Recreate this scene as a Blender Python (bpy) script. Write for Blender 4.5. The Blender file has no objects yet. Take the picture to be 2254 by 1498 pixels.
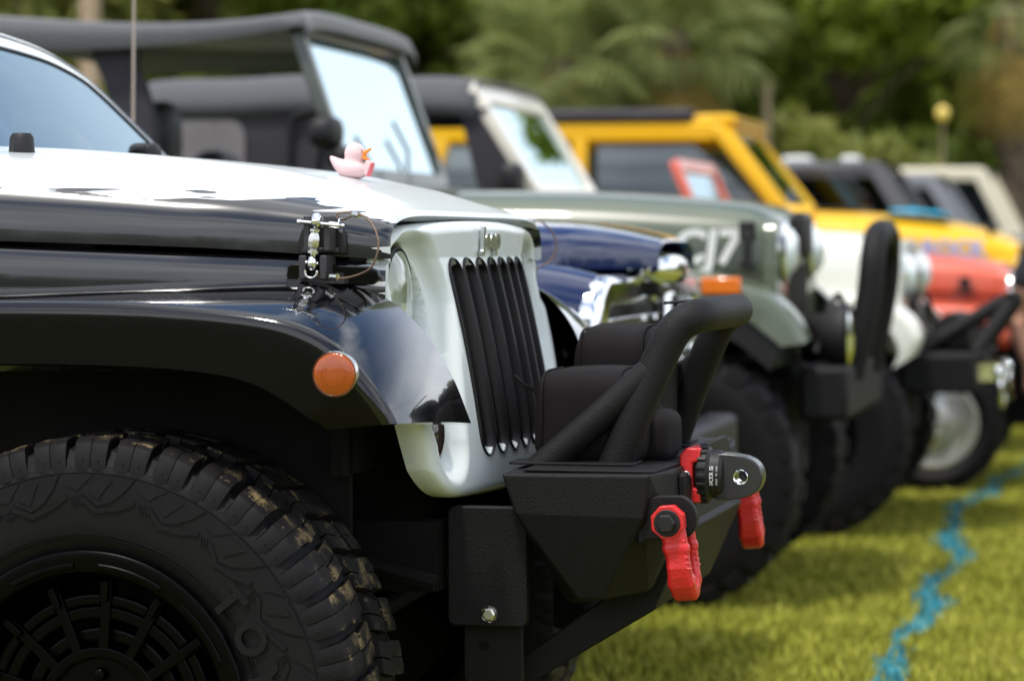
import bpy, bmesh, math, random
import numpy as np
from mathutils import Vector, Matrix, noise as mn
random.seed(7); rng = np.random.default_rng(7)
sc = bpy.context.scene
R = math.radians
sin, cos, pi = math.sin, math.cos, math.pi

# ------------------------------------------------------------------ camera
cam_d = bpy.data.cameras.new('camera'); cam = bpy.data.objects.new('camera', cam_d)
sc.collection.objects.link(cam); sc.camera = cam
cam_d.sensor_width = 36; cam_d.lens = 6574/2254*36
cam_d.clip_start = 0.1; cam_d.clip_end = 2000
cam.location = (0, 0, 1.2); cam.rotation_euler = (R(90)-math.atan(219/6574), 0, 0)
cam_d.dof.use_dof = True; cam_d.dof.focus_distance = 5.02; cam_d.dof.aperture_fstop = 3.6
cam_d.dof.aperture_blades = 0

# ------------------------------------------------------------------ world, sun, exposure
w = bpy.data.worlds.new('World'); sc.world = w; w.use_nodes = True
nt = w.node_tree; nt.nodes.clear()
def N(nt, t, **k):
    n = nt.nodes.new(t)
    for a, b in k.items(): setattr(n, a, b)
    return n
SUN_AZ, SUN_EL = R(216), R(70)          # clockwise from +Y
sky = N(nt, 'ShaderNodeTexSky', sky_type='NISHITA', sun_disc=False)
sky.sun_elevation = SUN_EL; sky.sun_rotation = SUN_AZ; sky.air_density = 1.0; sky.dust_density = 1.0; sky.ozone_density = 3.5
tc = N(nt, 'ShaderNodeTexCoord'); mp = N(nt, 'ShaderNodeMapping'); mp.inputs['Scale'].default_value = (1, 1, 1.6)
mp.inputs['Location'].default_value = (3.1, 1.2, 0.4)
nz = N(nt, 'ShaderNodeTexNoise'); nz.inputs['Scale'].default_value = 1.7; nz.inputs['Detail'].default_value = 5; nz.inputs['Roughness'].default_value = .45
rp = N(nt, 'ShaderNodeValToRGB'); rp.color_ramp.elements[0].position = .42; rp.color_ramp.elements[1].position = .56
nz2 = N(nt, 'ShaderNodeTexNoise'); nz2.inputs['Scale'].default_value = 3; nz2.inputs['Detail'].default_value = 3
rp2 = N(nt, 'ShaderNodeValToRGB'); rp2.color_ramp.elements[0].color = (6.6, 7.2, 8.1, 1); rp2.color_ramp.elements[1].color = (13, 13.4, 13.9, 1)
rp2.color_ramp.elements[0].position = .35; rp2.color_ramp.elements[1].position = .65
mx = N(nt, 'ShaderNodeMix', data_type='RGBA'); bg = N(nt, 'ShaderNodeBackground'); bg.inputs['Strength'].default_value = .12
out = N(nt, 'ShaderNodeOutputWorld')
L = nt.links.new
L(tc.outputs['Generated'], mp.inputs['Vector']); L(mp.outputs[0], nz.inputs['Vector']); L(mp.outputs[0], nz2.inputs['Vector'])
L(nz.outputs['Fac'], rp.inputs[0]); L(nz2.outputs['Fac'], rp2.inputs[0])
sx = N(nt, 'ShaderNodeSeparateXYZ'); L(tc.outputs['Generated'], sx.inputs[0])          # cloud decks close up towards the horizon all round
hz = N(nt, 'ShaderNodeMapRange', interpolation_type='SMOOTHSTEP'); hz.inputs['From Min'].default_value = .16; hz.inputs['From Max'].default_value = .52
hz.inputs['To Min'].default_value = .88; hz.inputs['To Max'].default_value = 0; L(sx.outputs['Z'], hz.inputs['Value'])
mxm = N(nt, 'ShaderNodeMath', operation='MAXIMUM'); L(rp.outputs[0], mxm.inputs[0]); L(hz.outputs[0], mxm.inputs[1])
L(mxm.outputs[0], mx.inputs['Factor']); L(sky.outputs[0], mx.inputs['A']); L(rp2.outputs[0], mx.inputs['B'])
L(mx.outputs['Result'], bg.inputs['Color']); L(bg.outputs[0], out.inputs['Surface'])
sd = bpy.data.lights.new('sun', 'SUN'); sd.energy = 2.7; sd.angle = R(5); sd.color = (1, .95, .87)
so = bpy.data.objects.new('sun', sd); sc.collection.objects.link(so)
sv = Vector((sin(SUN_AZ)*cos(SUN_EL), cos(SUN_AZ)*cos(SUN_EL), sin(SUN_EL)))
so.rotation_euler = sv.to_track_quat('Z', 'Y').to_euler(); so.location = sv*30
sc.view_settings.view_transform = 'Standard'; sc.view_settings.look = 'None'
sc.view_settings.exposure = 0.5; sc.view_settings.gamma = 1; sc.view_settings.use_curve_mapping = False
sc.cycles.max_bounces = 8; sc.cycles.transparent_max_bounces = 12
sc.cycles.use_denoising = True

# ------------------------------------------------------------------ materials
def mat(name, col=(.5, .5, .5), rough=.5, metal=0, coat=0, spec=.5, var=0, vscale=8, bump=0, bscale=60, col2=None, sheen=0,
        trans=0, ior=1.5, coatior=1.5, emit=None, rvar=0, stretch=None, alpha=1):
    m = bpy.data.materials.new(name); m.use_nodes = True; t = m.node_tree; b = t.nodes['Principled BSDF']
    I = b.inputs
    I['Base Color'].default_value = (*col, 1); I['Roughness'].default_value = rough; I['Metallic'].default_value = metal
    I['Coat Weight'].default_value = coat; I['Coat Roughness'].default_value = .02; I['Coat IOR'].default_value = coatior
    I['Specular IOR Level'].default_value = spec; I['Transmission Weight'].default_value = trans; I['IOR'].default_value = ior
    I['Sheen Weight'].default_value = sheen; I['Alpha'].default_value = alpha
    tcn = t.nodes.new('ShaderNodeTexCoord'); vec = tcn.outputs['Object']
    if stretch:
        mm = t.nodes.new('ShaderNodeMapping'); mm.inputs['Scale'].default_value = stretch
        t.links.new(vec, mm.inputs['Vector']); vec = mm.outputs[0]
    if var or col2:
        n = t.nodes.new('ShaderNodeTexNoise'); n.inputs['Scale'].default_value = vscale; n.inputs['Detail'].default_value = 6
        t.links.new(vec, n.inputs['Vector'])
        r = t.nodes.new('ShaderNodeValToRGB'); r.color_ramp.elements[0].position = .32; r.color_ramp.elements[1].position = .68
        c2 = col2 if col2 else tuple(min(1, c*(1+var)) for c in col)
        c1 = col if col2 else tuple(c*(1-var) for c in col)
        r.color_ramp.elements[0].color = (*c1, 1); r.color_ramp.elements[1].color = (*c2, 1)
        t.links.new(n.outputs['Fac'], r.inputs[0]); t.links.new(r.outputs[0], I['Base Color'])
    if rvar:
        n = t.nodes.new('ShaderNodeTexNoise'); n.inputs['Scale'].default_value = vscale*3; n.inputs['Detail'].default_value = 6
        t.links.new(vec, n.inputs['Vector'])
        r = t.nodes.new('ShaderNodeMapRange'); r.inputs['To Min'].default_value = max(0, rough-rvar); r.inputs['To Max'].default_value = rough+rvar
        t.links.new(n.outputs['Fac'], r.inputs['Value']); t.links.new(r.outputs[0], I['Roughness'])
    if bump:
        n = t.nodes.new('ShaderNodeTexNoise'); n.inputs['Scale'].default_value = bscale; n.inputs['Detail'].default_value = 5
        t.links.new(vec, n.inputs['Vector'])
        bn = t.nodes.new('ShaderNodeBump'); bn.inputs['Strength'].default_value = bump; bn.inputs['Distance'].default_value = .002
        t.links.new(n.outputs['Fac'], bn.inputs['Height']); t.links.new(bn.outputs[0], I['Normal'])
    return m

def math_n(t, op, a, b=None, clamp=False):
    n = t.nodes.new('ShaderNodeMath'); n.operation = op; n.use_clamp = clamp
    for i, v in enumerate((a, b)):
        if v is None: continue
        if isinstance(v, (int, float)): n.inputs[i].default_value = v
        else: t.links.new(v, n.inputs[i])
    return n.outputs[0]

def two_tone(name, kind):
    """white paint under a black wrap whose torn streaked edge runs along the hood side"""
    m = mat(name, (.01, .01, .012), .16, coat=1, spec=.8, coatior=1.6); t = m.node_tree; b = t.nodes['Principled BSDF']
    tcn = t.nodes.new('ShaderNodeTexCoord'); sp = t.nodes.new('ShaderNodeSeparateXYZ'); t.links.new(tcn.outputs['Object'], sp.inputs[0])
    x, z = sp.outputs['X'], sp.outputs['Z']
    mm = t.nodes.new('ShaderNodeMapping'); mm.inputs['Scale'].default_value = (6, 2, 75); mm.inputs['Rotation'].default_value = (0, R(-2.5), 0)
    t.links.new(tcn.outputs['Object'], mm.inputs['Vector'])
    n = t.nodes.new('ShaderNodeTexNoise'); n.inputs['Scale'].default_value = 1; n.inputs['Detail'].default_value = 2.4; n.inputs['Roughness'].default_value = .5
    t.links.new(mm.outputs[0], n.inputs['Vector'])
    f = math_n(t, 'SUBTRACT', n.outputs['Fac'], .5)
    if kind == 'hood':
        k = math_n(t, 'MAXIMUM', math_n(t, 'SUBTRACT', x, .2), 0)
        zb = math_n(t, 'SUBTRACT', math_n(t, 'SUBTRACT', 1.278, math_n(t, 'MULTIPLY', x, .055)), math_n(t, 'MULTIPLY', math_n(t, 'MULTIPLY', k, k), .75))
        zb = math_n(t, 'ADD', zb, math_n(t, 'MULTIPLY', f, .085))
        up = math_n(t, 'GREATER_THAN', z, zb)
        zl = math_n(t, 'ADD', 1.142, math_n(t, 'MULTIPLY', math_n(t, 'SUBTRACT', x, .30), .42))
        zl = math_n(t, 'ADD', zl, math_n(t, 'MULTIPLY', f, .08))
        lo = math_n(t, 'LESS_THAN', z, zl)
        s = math_n(t, 'MAXIMUM', up, lo)
    else:
        xx = math_n(t, 'ADD', x, math_n(t, 'MULTIPLY', f, .30))
        s = math_n(t, 'GREATER_THAN', xx, .388)
    mxn = t.nodes.new('ShaderNodeMix'); mxn.data_type = 'RGBA'
    mxn.inputs['A'].default_value = (.008, .008, .010, 1); mxn.inputs['B'].default_value = (.56, .59, .60, 1)
    t.links.new(s, mxn.inputs['Factor']); t.links.new(mxn.outputs['Result'], b.inputs['Base Color'])
    b.inputs['Roughness'].default_value = .22; b.inputs['Coat Roughness'].default_value = .07
    cw = t.nodes.new('ShaderNodeMapRange'); cw.inputs['To Min'].default_value = 1.62; cw.inputs['To Max'].default_value = 1.4
    t.links.new(s, cw.inputs['Value']); t.links.new(cw.outputs[0], b.inputs['Coat IOR'])
    cv = t.nodes.new('ShaderNodeMapRange'); cv.inputs['To Min'].default_value = .9; cv.inputs['To Max'].default_value = .3
    t.links.new(s, cv.inputs['Value']); t.links.new(cv.outputs[0], b.inputs['Coat Weight'])
    sw = t.nodes.new('ShaderNodeMapRange'); sw.inputs['To Min'].default_value = .3; sw.inputs['To Max'].default_value = .2
    t.links.new(s, sw.inputs['Value']); t.links.new(sw.outputs[0], b.inputs['Specular IOR Level'])
    return m

M = {}
M['hood2'] = two_tone('torn_wrap_hood_paint', 'hood'); M['side2'] = two_tone('torn_wrap_side_paint', 'side')
M['black_paint'] = mat('gloss_black_paint', (.002, .002, .003), .12, coat=.9, spec=.1, coatior=1.52, rvar=.03, vscale=20)
M['white_paint'] = mat('gloss_white_paint', (.66, .70, .69), .35, spec=.3, coat=.35, var=.03, vscale=3, rvar=.05)
M['slot'] = mat('black_grille_plastic', (.009, .0075, .0085), .5, spec=.25)
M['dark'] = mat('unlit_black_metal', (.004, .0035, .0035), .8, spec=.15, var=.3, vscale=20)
M['tyre'] = None
M['rimblack'] = mat('satin_black_wheel', (.0006, .0005, .0005), .3, spec=.09)
M['powder'] = mat('textured_black_powder_coat', (.0045, .0037, .0043), .6, spec=.25, bump=.7, bscale=380, rvar=.06)
M['neoprene'] = mat('black_neoprene', (.006, .004, .0042), .8, spec=.2, bump=.5, bscale=900)
M['chrome'] = mat('chrome', (.85, .86, .86), .08, metal=1)
M['steel'] = mat('zinc_steel', (.66, .65, .61), .26, metal=1, rvar=.1)
M['cable'] = mat('bronze_cable', (.20, .13, .09), .45, metal=.4, bump=.5, bscale=900)
M['red'] = mat('red_powder_coat', (.62, .018, .02), .33, spec=.5, bump=.5, bscale=200, rvar=.06, var=.08, vscale=30)
M['rubber'] = mat('black_rubber', (.011, .010, .011), .55, spec=.35)
M['glass'] = None
M['lens'] = mat('headlight_glass', (.9, .93, .9), .04, trans=1, ior=1.45)
M['reflector'] = mat('headlight_reflector', (.72, .76, .70), .4, metal=.35, bump=.3, bscale=60)
M['pink'] = mat('pale_pink_vinyl', (.74, .50, .50), .35, spec=.4)
M['pinkred'] = mat('red_pink_vinyl', (.75, .10, .13), .35)
M['beak'] = mat('orange_vinyl', (.85, .27, .03), .4)
M['eye'] = mat('grey_eye_paint', (.25, .25, .28), .4)
M['blue_paint'] = mat('gloss_dark_blue_paint', (.004, .012, .062), .15, coat=1, spec=.3, coatior=1.5)
M['green_paint'] = mat('drab_green_paint', (.078, .098, .058), .32, coat=.5, var=.1, vscale=2)
M['cream_paint'] = mat('cream_white_paint', (.70, .70, .62), .3, coat=.6)
M['beige_paint'] = mat('beige_paint', (.60, .54, .40), .3, coat=.5)
M['orange_paint'] = mat('faded_orange_red_paint', (.60, .085, .035), .3, coat=.5)
M['yellow_paint'] = mat('yellow_paint', (.72, .41, .006), .35, coat=.25, spec=.2)
M['charcoal_paint'] = mat('dark_grey_paint', (.045, .042, .048), .25, coat=.8)
M['canvas'] = mat('black_soft_top_fabric', (.034, .031, .037), .75, spec=.3, bump=.6, bscale=300, sheen=.1, var=.15, vscale=5)
M['canvas_grey'] = mat('grey_mesh_fabric', (.24, .24, .25), .7, spec=.3, bump=.5, bscale=300)
M['vinyl_window'] = mat('smoky_vinyl_window', (.15, .135, .14), .25, spec=.5, var=.3, vscale=3)
M['letter'] = mat('white_lettering', (.75, .76, .72), .5)
M['letter_blue'] = mat('blue_lettering', (.30, .38, .80), .5)
M['amber_flat'] = mat('amber_plastic', (.75, .17, .01), .25, coat=.6)
M['cyan'] = mat('cyan_cloth', (.01, .32, .50), .7)
M['seat'] = mat('black_seat_vinyl', (.015, .013, .014), .5)
M['redseat'] = mat('red_seat_fabric', (.35, .04, .05), .7)
M['bark'] = mat('brown_bark', (.10, .07, .05), .9, var=.4, vscale=6, bump=1, bscale=12)
M['tanbark'] = mat('tan_trunk', (.35, .26, .18), .8, var=.25, vscale=4)
M['skin'] = mat('skin', (.50, .24, .15), .5)
M['shirt'] = mat('black_cotton', (.012, .012, .016), .85)
M['denim'] = mat('dark_denim', (.03, .04, .07), .85)
M['hair'] = mat('dark_hair', (.02, .014, .01), .6)
M['flare'] = mat('satin_black_flare', (.0018, .0014, .0017), .36, spec=.16, bump=.25, bscale=500)
M['badge'] = mat('brushed_silver_badge', (.60, .62, .63), .25, metal=.95)
M['dkmetal'] = mat('matt_black_metal', (.030, .028, .032), .5, spec=.5, rvar=.08)
M['hookblack'] = mat('black_anodised_metal', (.018, .018, .022), .28, spec=.7)
M['dkglass2'] = mat('smoked_indicator_lens', (.03, .02, .018), .1, coat=1)
M['blue_black'] = mat('black_paint_frame', (.01, .012, .02), .12, coat=1, spec=1, coatior=2)
M['tanbark2'] = mat('pale_antenna', (.45, .36, .30), .4)
M['silver'] = mat('silver_alloy', (.62, .62, .58), .32, metal=.8)

def specks(m, scale=70, thr=.045, col=(.16, .15, .13, 1), base=(.002, .002, .003, 1)):
    """sparse dust specks and dried splashes on dark paint"""
    t = m.node_tree; b = t.nodes['Principled BSDF']; tcn = t.nodes.new('ShaderNodeTexCoord'); v = t.nodes.new('ShaderNodeTexVoronoi'); v.inputs['Scale'].default_value = scale
    t.links.new(tcn.outputs['Object'], v.inputs['Vector']); n = t.nodes.new('ShaderNodeTexNoise'); n.inputs['Scale'].default_value = 14; n.inputs['Detail'].default_value = 3
    t.links.new(tcn.outputs['Object'], n.inputs['Vector'])
    lim = math_n(t, 'MULTIPLY', math_n(t, 'MAXIMUM', math_n(t, 'SUBTRACT', n.outputs['Fac'], .5), 0), thr*22)
    s = math_n(t, 'LESS_THAN', v.outputs['Distance'], lim); x = t.nodes.new('ShaderNodeMix'); x.data_type = 'RGBA'
    x.inputs['A'].default_value = base; x.inputs['B'].default_value = col; t.links.new(s, x.inputs['Factor']); t.links.new(x.outputs['Result'], b.inputs['Base Color'])
    r = t.nodes.new('ShaderNodeMapRange'); r.inputs['To Min'].default_value = .9; r.inputs['To Max'].default_value = .1; t.links.new(s, r.inputs['Value']); t.links.new(r.outputs[0], b.inputs['Coat Weight'])
specks(M['black_paint'])
def amber():
    m = mat('amber_marker_lens', (.80, .13, .006), .2, coat=.5, spec=.5); t = m.node_tree; b = t.nodes['Principled BSDF']
    tcn = t.nodes.new('ShaderNodeTexCoord'); mm = t.nodes.new('ShaderNodeMapping'); mm.inputs['Rotation'].default_value = (0, R(45), 0)
    mm.inputs['Scale'].default_value = (1, 1, 1)
    ck = t.nodes.new('ShaderNodeTexVoronoi'); ck.distance = 'CHEBYCHEV'; ck.inputs['Scale'].default_value = 210; ck.inputs['Randomness'].default_value = 0
    t.links.new(tcn.outputs['Object'], mm.inputs['Vector']); t.links.new(mm.outputs[0], ck.inputs['Vector'])
    r = t.nodes.new('ShaderNodeValToRGB'); r.color_ramp.elements[0].color = (.46, .085, .004, 1); r.color_ramp.elements[1].color = (.12, .014, .001, 1)
    t.links.new(ck.outputs['Distance'], r.inputs[0]); t.links.new(r.outputs[0], b.inputs['Base Color'])
    bn = t.nodes.new('ShaderNodeBump'); bn.inputs['Strength'].default_value = .6; bn.inputs['Distance'].default_value = .001
    t.links.new(ck.outputs['Distance'], bn.inputs['Height']); t.links.new(bn.outputs[0], b.inputs['Normal'])
    return m
M['amber'] = amber()

def tyre_mat(name, Rt, straw=True):
    m = mat(name, (.0048, .0038, .0045), .6, spec=.2, bump=.4, bscale=500, rvar=.1); t = m.node_tree; b = t.nodes['Principled BSDF']
    if straw:
        tcn = t.nodes.new('ShaderNodeTexCoord'); sp = t.nodes.new('ShaderNodeSeparateXYZ'); t.links.new(tcn.outputs['Object'], sp.inputs[0])
        r2 = math_n(t, 'SQRT', math_n(t, 'ADD', math_n(t, 'MULTIPLY', sp.outputs['X'], sp.outputs['X']), math_n(t, 'MULTIPLY', sp.outputs['Z'], sp.outputs['Z'])))
        top = math_n(t, 'GREATER_THAN', r2, Rt-.005)
        mm = t.nodes.new('ShaderNodeMapping'); mm.inputs['Scale'].default_value = (160, 700, 160)
        mm.inputs['Rotation'].default_value = (.4, .3, .7)
        t.links.new(tcn.outputs['Object'], mm.inputs['Vector'])
        n1 = t.nodes.new('ShaderNodeTexNoise'); n1.inputs['Scale'].default_value = 1; n1.inputs['Detail'].default_value = 4; n1.inputs['Distortion'].default_value = 1.5
        t.links.new(mm.outputs[0], n1.inputs['Vector'])
        n2 = t.nodes.new('ShaderNodeTexNoise'); n2.inputs['Scale'].default_value = 22; n2.inputs['Detail'].default_value = 3
        t.links.new(tcn.outputs['Object'], n2.inputs['Vector'])
        a = math_n(t, 'GREATER_THAN', math_n(t, 'ADD', n1.outputs['Fac'], math_n(t, 'MULTIPLY', n2.outputs['Fac'], 1.0)), 1.17)
        s = math_n(t, 'MULTIPLY', a, top)
        mxn = t.nodes.new('ShaderNodeMix'); mxn.data_type = 'RGBA'
        mxn.inputs['A'].default_value = (.0048, .0038, .0045, 1); mxn.inputs['B'].default_value = (.20, .15, .075, 1)
        t.links.new(s, mxn.inputs['Factor']); t.links.new(mxn.outputs['Result'], b.inputs['Base Color'])
    return m
M['tyre'] = tyre_mat('tyre_rubber_with_dry_grass', .4446)
M['tyre_far'] = tyre_mat('dark_tyre_rubber', 1, False)

def glass_mat(name='tinted_windscreen', mixf=.5, tint=(.55, .68, .66)):
    m = bpy.data.materials.new(name); m.use_nodes = True; t = m.node_tree; t.nodes.remove(t.nodes['Principled BSDF'])
    o = t.nodes['Material Output']; tr = t.nodes.new('ShaderNodeBsdfTransparent'); gl = t.nodes.new('ShaderNodeBsdfGlossy')
    tr.inputs[0].default_value = (*tint, 1); gl.inputs['Roughness'].default_value = .01; gl.inputs['Color'].default_value = (.60, .72, .76, 1)
    fr = t.nodes.new('ShaderNodeFresnel'); fr.inputs[0].default_value = 1.6
    f = math_n(t, 'ADD', math_n(t, 'MULTIPLY', fr.outputs[0], 1.1), mixf, True)
    mxs = t.nodes.new('ShaderNodeMixShader'); t.links.new(f, mxs.inputs[0]); t.links.new(tr.outputs[0], mxs.inputs[1]); t.links.new(gl.outputs[0], mxs.inputs[2])
    t.links.new(mxs.outputs[0], o.inputs[0])
    return m
M['glass'] = glass_mat(mixf=.34); M['glassj'] = glass_mat('near_windscreen', .42, (.5, .6, .62)); M['dkglass'] = glass_mat('dark_side_glass', .03, (.12, .12, .13))

# ------------------------------------------------------------------ mesh helpers
C = sc.collection
class G:
    def __init__(s): s.v = []; s.f = []; s.m = []
    def add(s, v, f, mi=0):
        o = len(s.v); s.v += [tuple(p) for p in v]; s.f += [tuple(i+o for i in q) for q in f]; s.m += [mi]*len(f); return s
    def grid(s, rows, closeu=False, closev=False, mi=0):
        nu = len(rows); nv = len(rows[0]); v = [p for r in rows for p in r]; f = []
        for i in range(nu if closeu else nu-1):
            for j in range(nv if closev else nv-1):
                a = i*nv+j; b = i*nv+(j+1) % nv; c = ((i+1) % nu)*nv+(j+1) % nv; d = ((i+1) % nu)*nv+j
                f.append((a, b, c, d))
        return s.add(v, f, mi)
    def loft(s, secs, cap=True, mi=0):
        s.grid(secs, closev=True, mi=mi)
        if cap:
            n = len(secs[0]); s.add(secs[0], [tuple(range(n))[::-1]], mi); s.add(secs[-1], [tuple(range(n))], mi)
        return s
    def box(s, c, d, rot=None, mi=0):
        v = []
        for x in (-.5, .5):
            for y in (-.5, .5):
                for z in (-.5, .5):
                    p = Vector((x*d[0], y*d[1], z*d[2]))
                    if rot is not None: p = rot @ p
                    v.append(p+Vector(c))
        return s.add(v, [(0, 1, 3, 2), (4, 6, 7, 5), (0, 4, 5, 1), (2, 3, 7, 6), (0, 2, 6, 4), (1, 5, 7, 3)], mi)
    def tube(s, path, r, n=16, cap=True, mi=0, flat=None):
        path = [Vector(p) for p in path]; rr = r if isinstance(r, (list, tuple)) else [r]*len(path)
        secs = []; up = None
        for i, p in enumerate(path):
            t = (path[min(i+1, len(path)-1)]-path[max(i-1, 0)]).normalized()
            if up is None:
                up = Vector((0, 0, 1)) if abs(t.z) < .9 else Vector((1, 0, 0))
            sd_ = t.cross(up)
            if sd_.length < 1e-4: sd_ = t.cross(Vector((0, 1, 0)))
            sd_.normalize(); up = sd_.cross(t).normalized()
            secs.append([p+sd_*cos(2*pi*k/n)*rr[i]+up*sin(2*pi*k/n)*rr[i] for k in range(n)])
        return s.loft(secs, cap, mi)
    def lathe(s, prof, n=48, axis='y', c=(0, 0, 0), a0=0, a1=2*pi, mi=0):
        """prof: (r, h) along the axis"""
        full = abs(a1-a0-2*pi) < 1e-6; rows = []
        for k in range(n if full else n+1):
            a = a0+(a1-a0)*k/n; row = []
            for r, h in prof:
                if axis == 'y': p = (r*cos(a), h, r*sin(a))
                elif axis == 'x': p = (h, r*cos(a), r*sin(a))
                else: p = (r*cos(a), r*sin(a), h)
                row.append((p[0]+c[0], p[1]+c[1], p[2]+c[2]))
            rows.append(row)
        return s.grid(rows, closeu=full, mi=mi)
    def prism(s, poly, y0, y1, plane='xz', mi=0):
        def P(a, b, h): return (a, h, b) if plane == 'xz' else ((h, a, b) if plane == 'yz' else (a, b, h))
        n = len(poly); v = [P(a, b, y0) for a, b in poly]+[P(a, b, y1) for a, b in poly]
        f = [tuple(range(n)), tuple(range(n, 2*n))[::-1]]+[(i, n+i, n+(i+1) % n, (i+1) % n) for i in range(n)]
        return s.add(v, f, mi)
    def blob(s, c, r, e=1.0, n=24, m=14, fn=None, mi=0):
        rows = []
        def sg(a, p): return math.copysign(abs(a)**p, a)
        for i in range(m+1):
            ph = -pi/2+pi*i/m; row = []
            for k in range(n):
                th = 2*pi*k/n
                p = Vector((c[0]+r[0]*sg(cos(ph), e)*sg(cos(th), e), c[1]+r[1]*sg(cos(ph), e)*sg(sin(th), e), c[2]+r[2]*sg(sin(ph), e)))
                if fn: p = fn(p)
                row.append(p)
            rows.append(row)
        return s.grid(rows, closev=True, mi=mi)
    def text(s, body, size, depth, frame, mi=0, align='CENTER', shear=0, bold=0, res=3):
        """frame: 4x4 matrix taking text x,y,z to local"""
        cu = bpy.data.curves.new('t', 'FONT'); cu.body = body; cu.size = size; cu.extrude = depth; cu.align_x = align; cu.align_y = 'CENTER'
        cu.shear = shear; cu.offset = bold; cu.resolution_u = res
        o = bpy.data.objects.new('t', cu); me = o.to_mesh()
        s.add([frame @ v.co for v in me.vertices], [tuple(p.vertices) for p in me.polygons], mi)
        o.to_mesh_clear(); bpy.data.objects.remove(o); bpy.data.curves.remove(cu); return s
    def mirror(s):
        g = G(); g.v = [(x, -y, z) for x, y, z in s.v]; g.f = [q[::-1] for q in s.f]; g.m = list(s.m); return g
    def build(s, name, mats, parent=None, smooth=35, bevel=0, seg=2, loc=None, rot=None, weld=True):
        me = bpy.data.meshes.new(name); me.from_pydata(s.v, [], s.f)
        for mm in (mats if isinstance(mats, (list, tuple)) else [mats]): me.materials.append(mm)
        me.polygons.foreach_set('material_index', s.m)
        if weld:
            bm = bmesh.new(); bm.from_mesh(me); bmesh.ops.remove_doubles(bm, verts=bm.verts, dist=1e-5)
            bmesh.ops.recalc_face_normals(bm, faces=bm.faces); bm.to_mesh(me); bm.free()
        if smooth:
            me.polygons.foreach_set('use_smooth', [True]*len(me.polygons)); me.set_sharp_from_angle(angle=R(smooth))
        o = bpy.data.objects.new(name, me); C.objects.link(o)
        if parent: o.parent = parent
        if loc: o.location = loc
        if rot: o.rotation_euler = rot
        if bevel:
            b = o.modifiers.new('bevel', 'BEVEL'); b.width = bevel; b.segments = seg; b.limit_method = 'ANGLE'; b.angle_limit = R(30)
        return o
def tag(o, label=None, cat=None, group=None, kind=None):
    for k, v in (('label', label), ('category', cat), ('group', group), ('kind', kind)):
        if v: o[k] = v
    return o
def empty(name, loc, rz=0):
    o = bpy.data.objects.new(name, None); C.objects.link(o); o.location = loc; o.rotation_euler = (0, 0, rz); o.empty_display_size = .2
    return o
def dup(o, parent=None):
    c = o.copy(); C.objects.link(c); c.parent = parent
    for ch in list(o.children): dup(ch, c)
    return c
def cr(pts, n):
    """catmull-rom through pts (any dimension), n samples"""
    P = [np.array(p, float) for p in pts]; P = [2*P[0]-P[1]]+P+[2*P[-1]-P[-2]]; out_ = []; m = len(pts)-1
    for k in range(n):
        t = k/(n-1)*m; i = min(int(t), m-1); u = t-i; a, b, c, d = P[i:i+4]
        out_.append(tuple(.5*((2*b)+(-a+c)*u+(2*a-5*b+4*c-d)*u*u+(-a+3*b-3*c+d)*u**3)))
    return out_
def interp(pts, x): return float(np.interp(x, [p[0] for p in pts], [p[1] for p in pts]))
def frame(o, ex, ey):
    ex = Vector(ex).normalized(); ey = Vector(ey).normalized(); ez = ex.cross(ey)
    return Matrix(((ex.x, ey.x, ez.x, o[0]), (ex.y, ey.y, ez.y, o[1]), (ex.z, ey.z, ez.z, o[2]), (0, 0, 0, 1)))
SIDE = lambda o: frame(o, (1, 0, 0), (0, 0, 1))      # reads from the near side
FRONT = lambda o: frame(o, (0, 1, 0), (0, 0, 1))     # reads from the front

# ------------------------------------------------------------------ ground, grass, painted line
def grass_mat(name, c1, c2, c3):
    m = mat(name, c1, .75, spec=.25); t = m.node_tree; b = t.nodes['Principled BSDF']
    tcn = t.nodes.new('ShaderNodeTexCoord'); n = t.nodes.new('ShaderNodeTexNoise'); n.inputs['Scale'].default_value = 3.2; n.inputs['Detail'].default_value = 8
    n.inputs['Roughness'].default_value = .72
    t.links.new(tcn.outputs['Object'], n.inputs['Vector'])
    r = t.nodes.new('ShaderNodeValToRGB'); e = r.color_ramp.elements; e[0].position = .36; e[0].color = (*c1, 1); e[1].position = .66; e[1].color = (*c3, 1)
    k = e.new(.5); k.color = (*c2, 1)
    t.links.new(n.outputs['Fac'], r.inputs[0]); t.links.new(r.outputs[0], b.inputs['Base Color'])
    return m
M['turf'] = grass_mat('short_turf', (.09, .105, .012), (.14, .15, .016), (.22, .20, .035))
M['blade'] = grass_mat('grass_blades', (.23, .24, .026), (.32, .32, .036), (.40, .38, .066))
M['blade_blue'] = mat('painted_grass_blades', (.03, .22, .27), .6, var=.25, vscale=5)
g = G(); nn = 60
xs = np.concatenate([np.linspace(-900, -14, 10), np.linspace(-12, 12, 49), np.linspace(14, 900, 10)])
ys = np.concatenate([np.linspace(-900, -6, 10), np.linspace(-4, 44, 97), np.linspace(50, 900, 10)])
g.grid([[(x, y, -.012+.010*mn.noise(Vector((x*.6, y*.6, 0)))) for y in ys] for x in xs])
gr = g.build('ground', M['turf'], smooth=60); tag(gr, 'short yellow green lawn under the row of cars', kind='structure')

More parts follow.
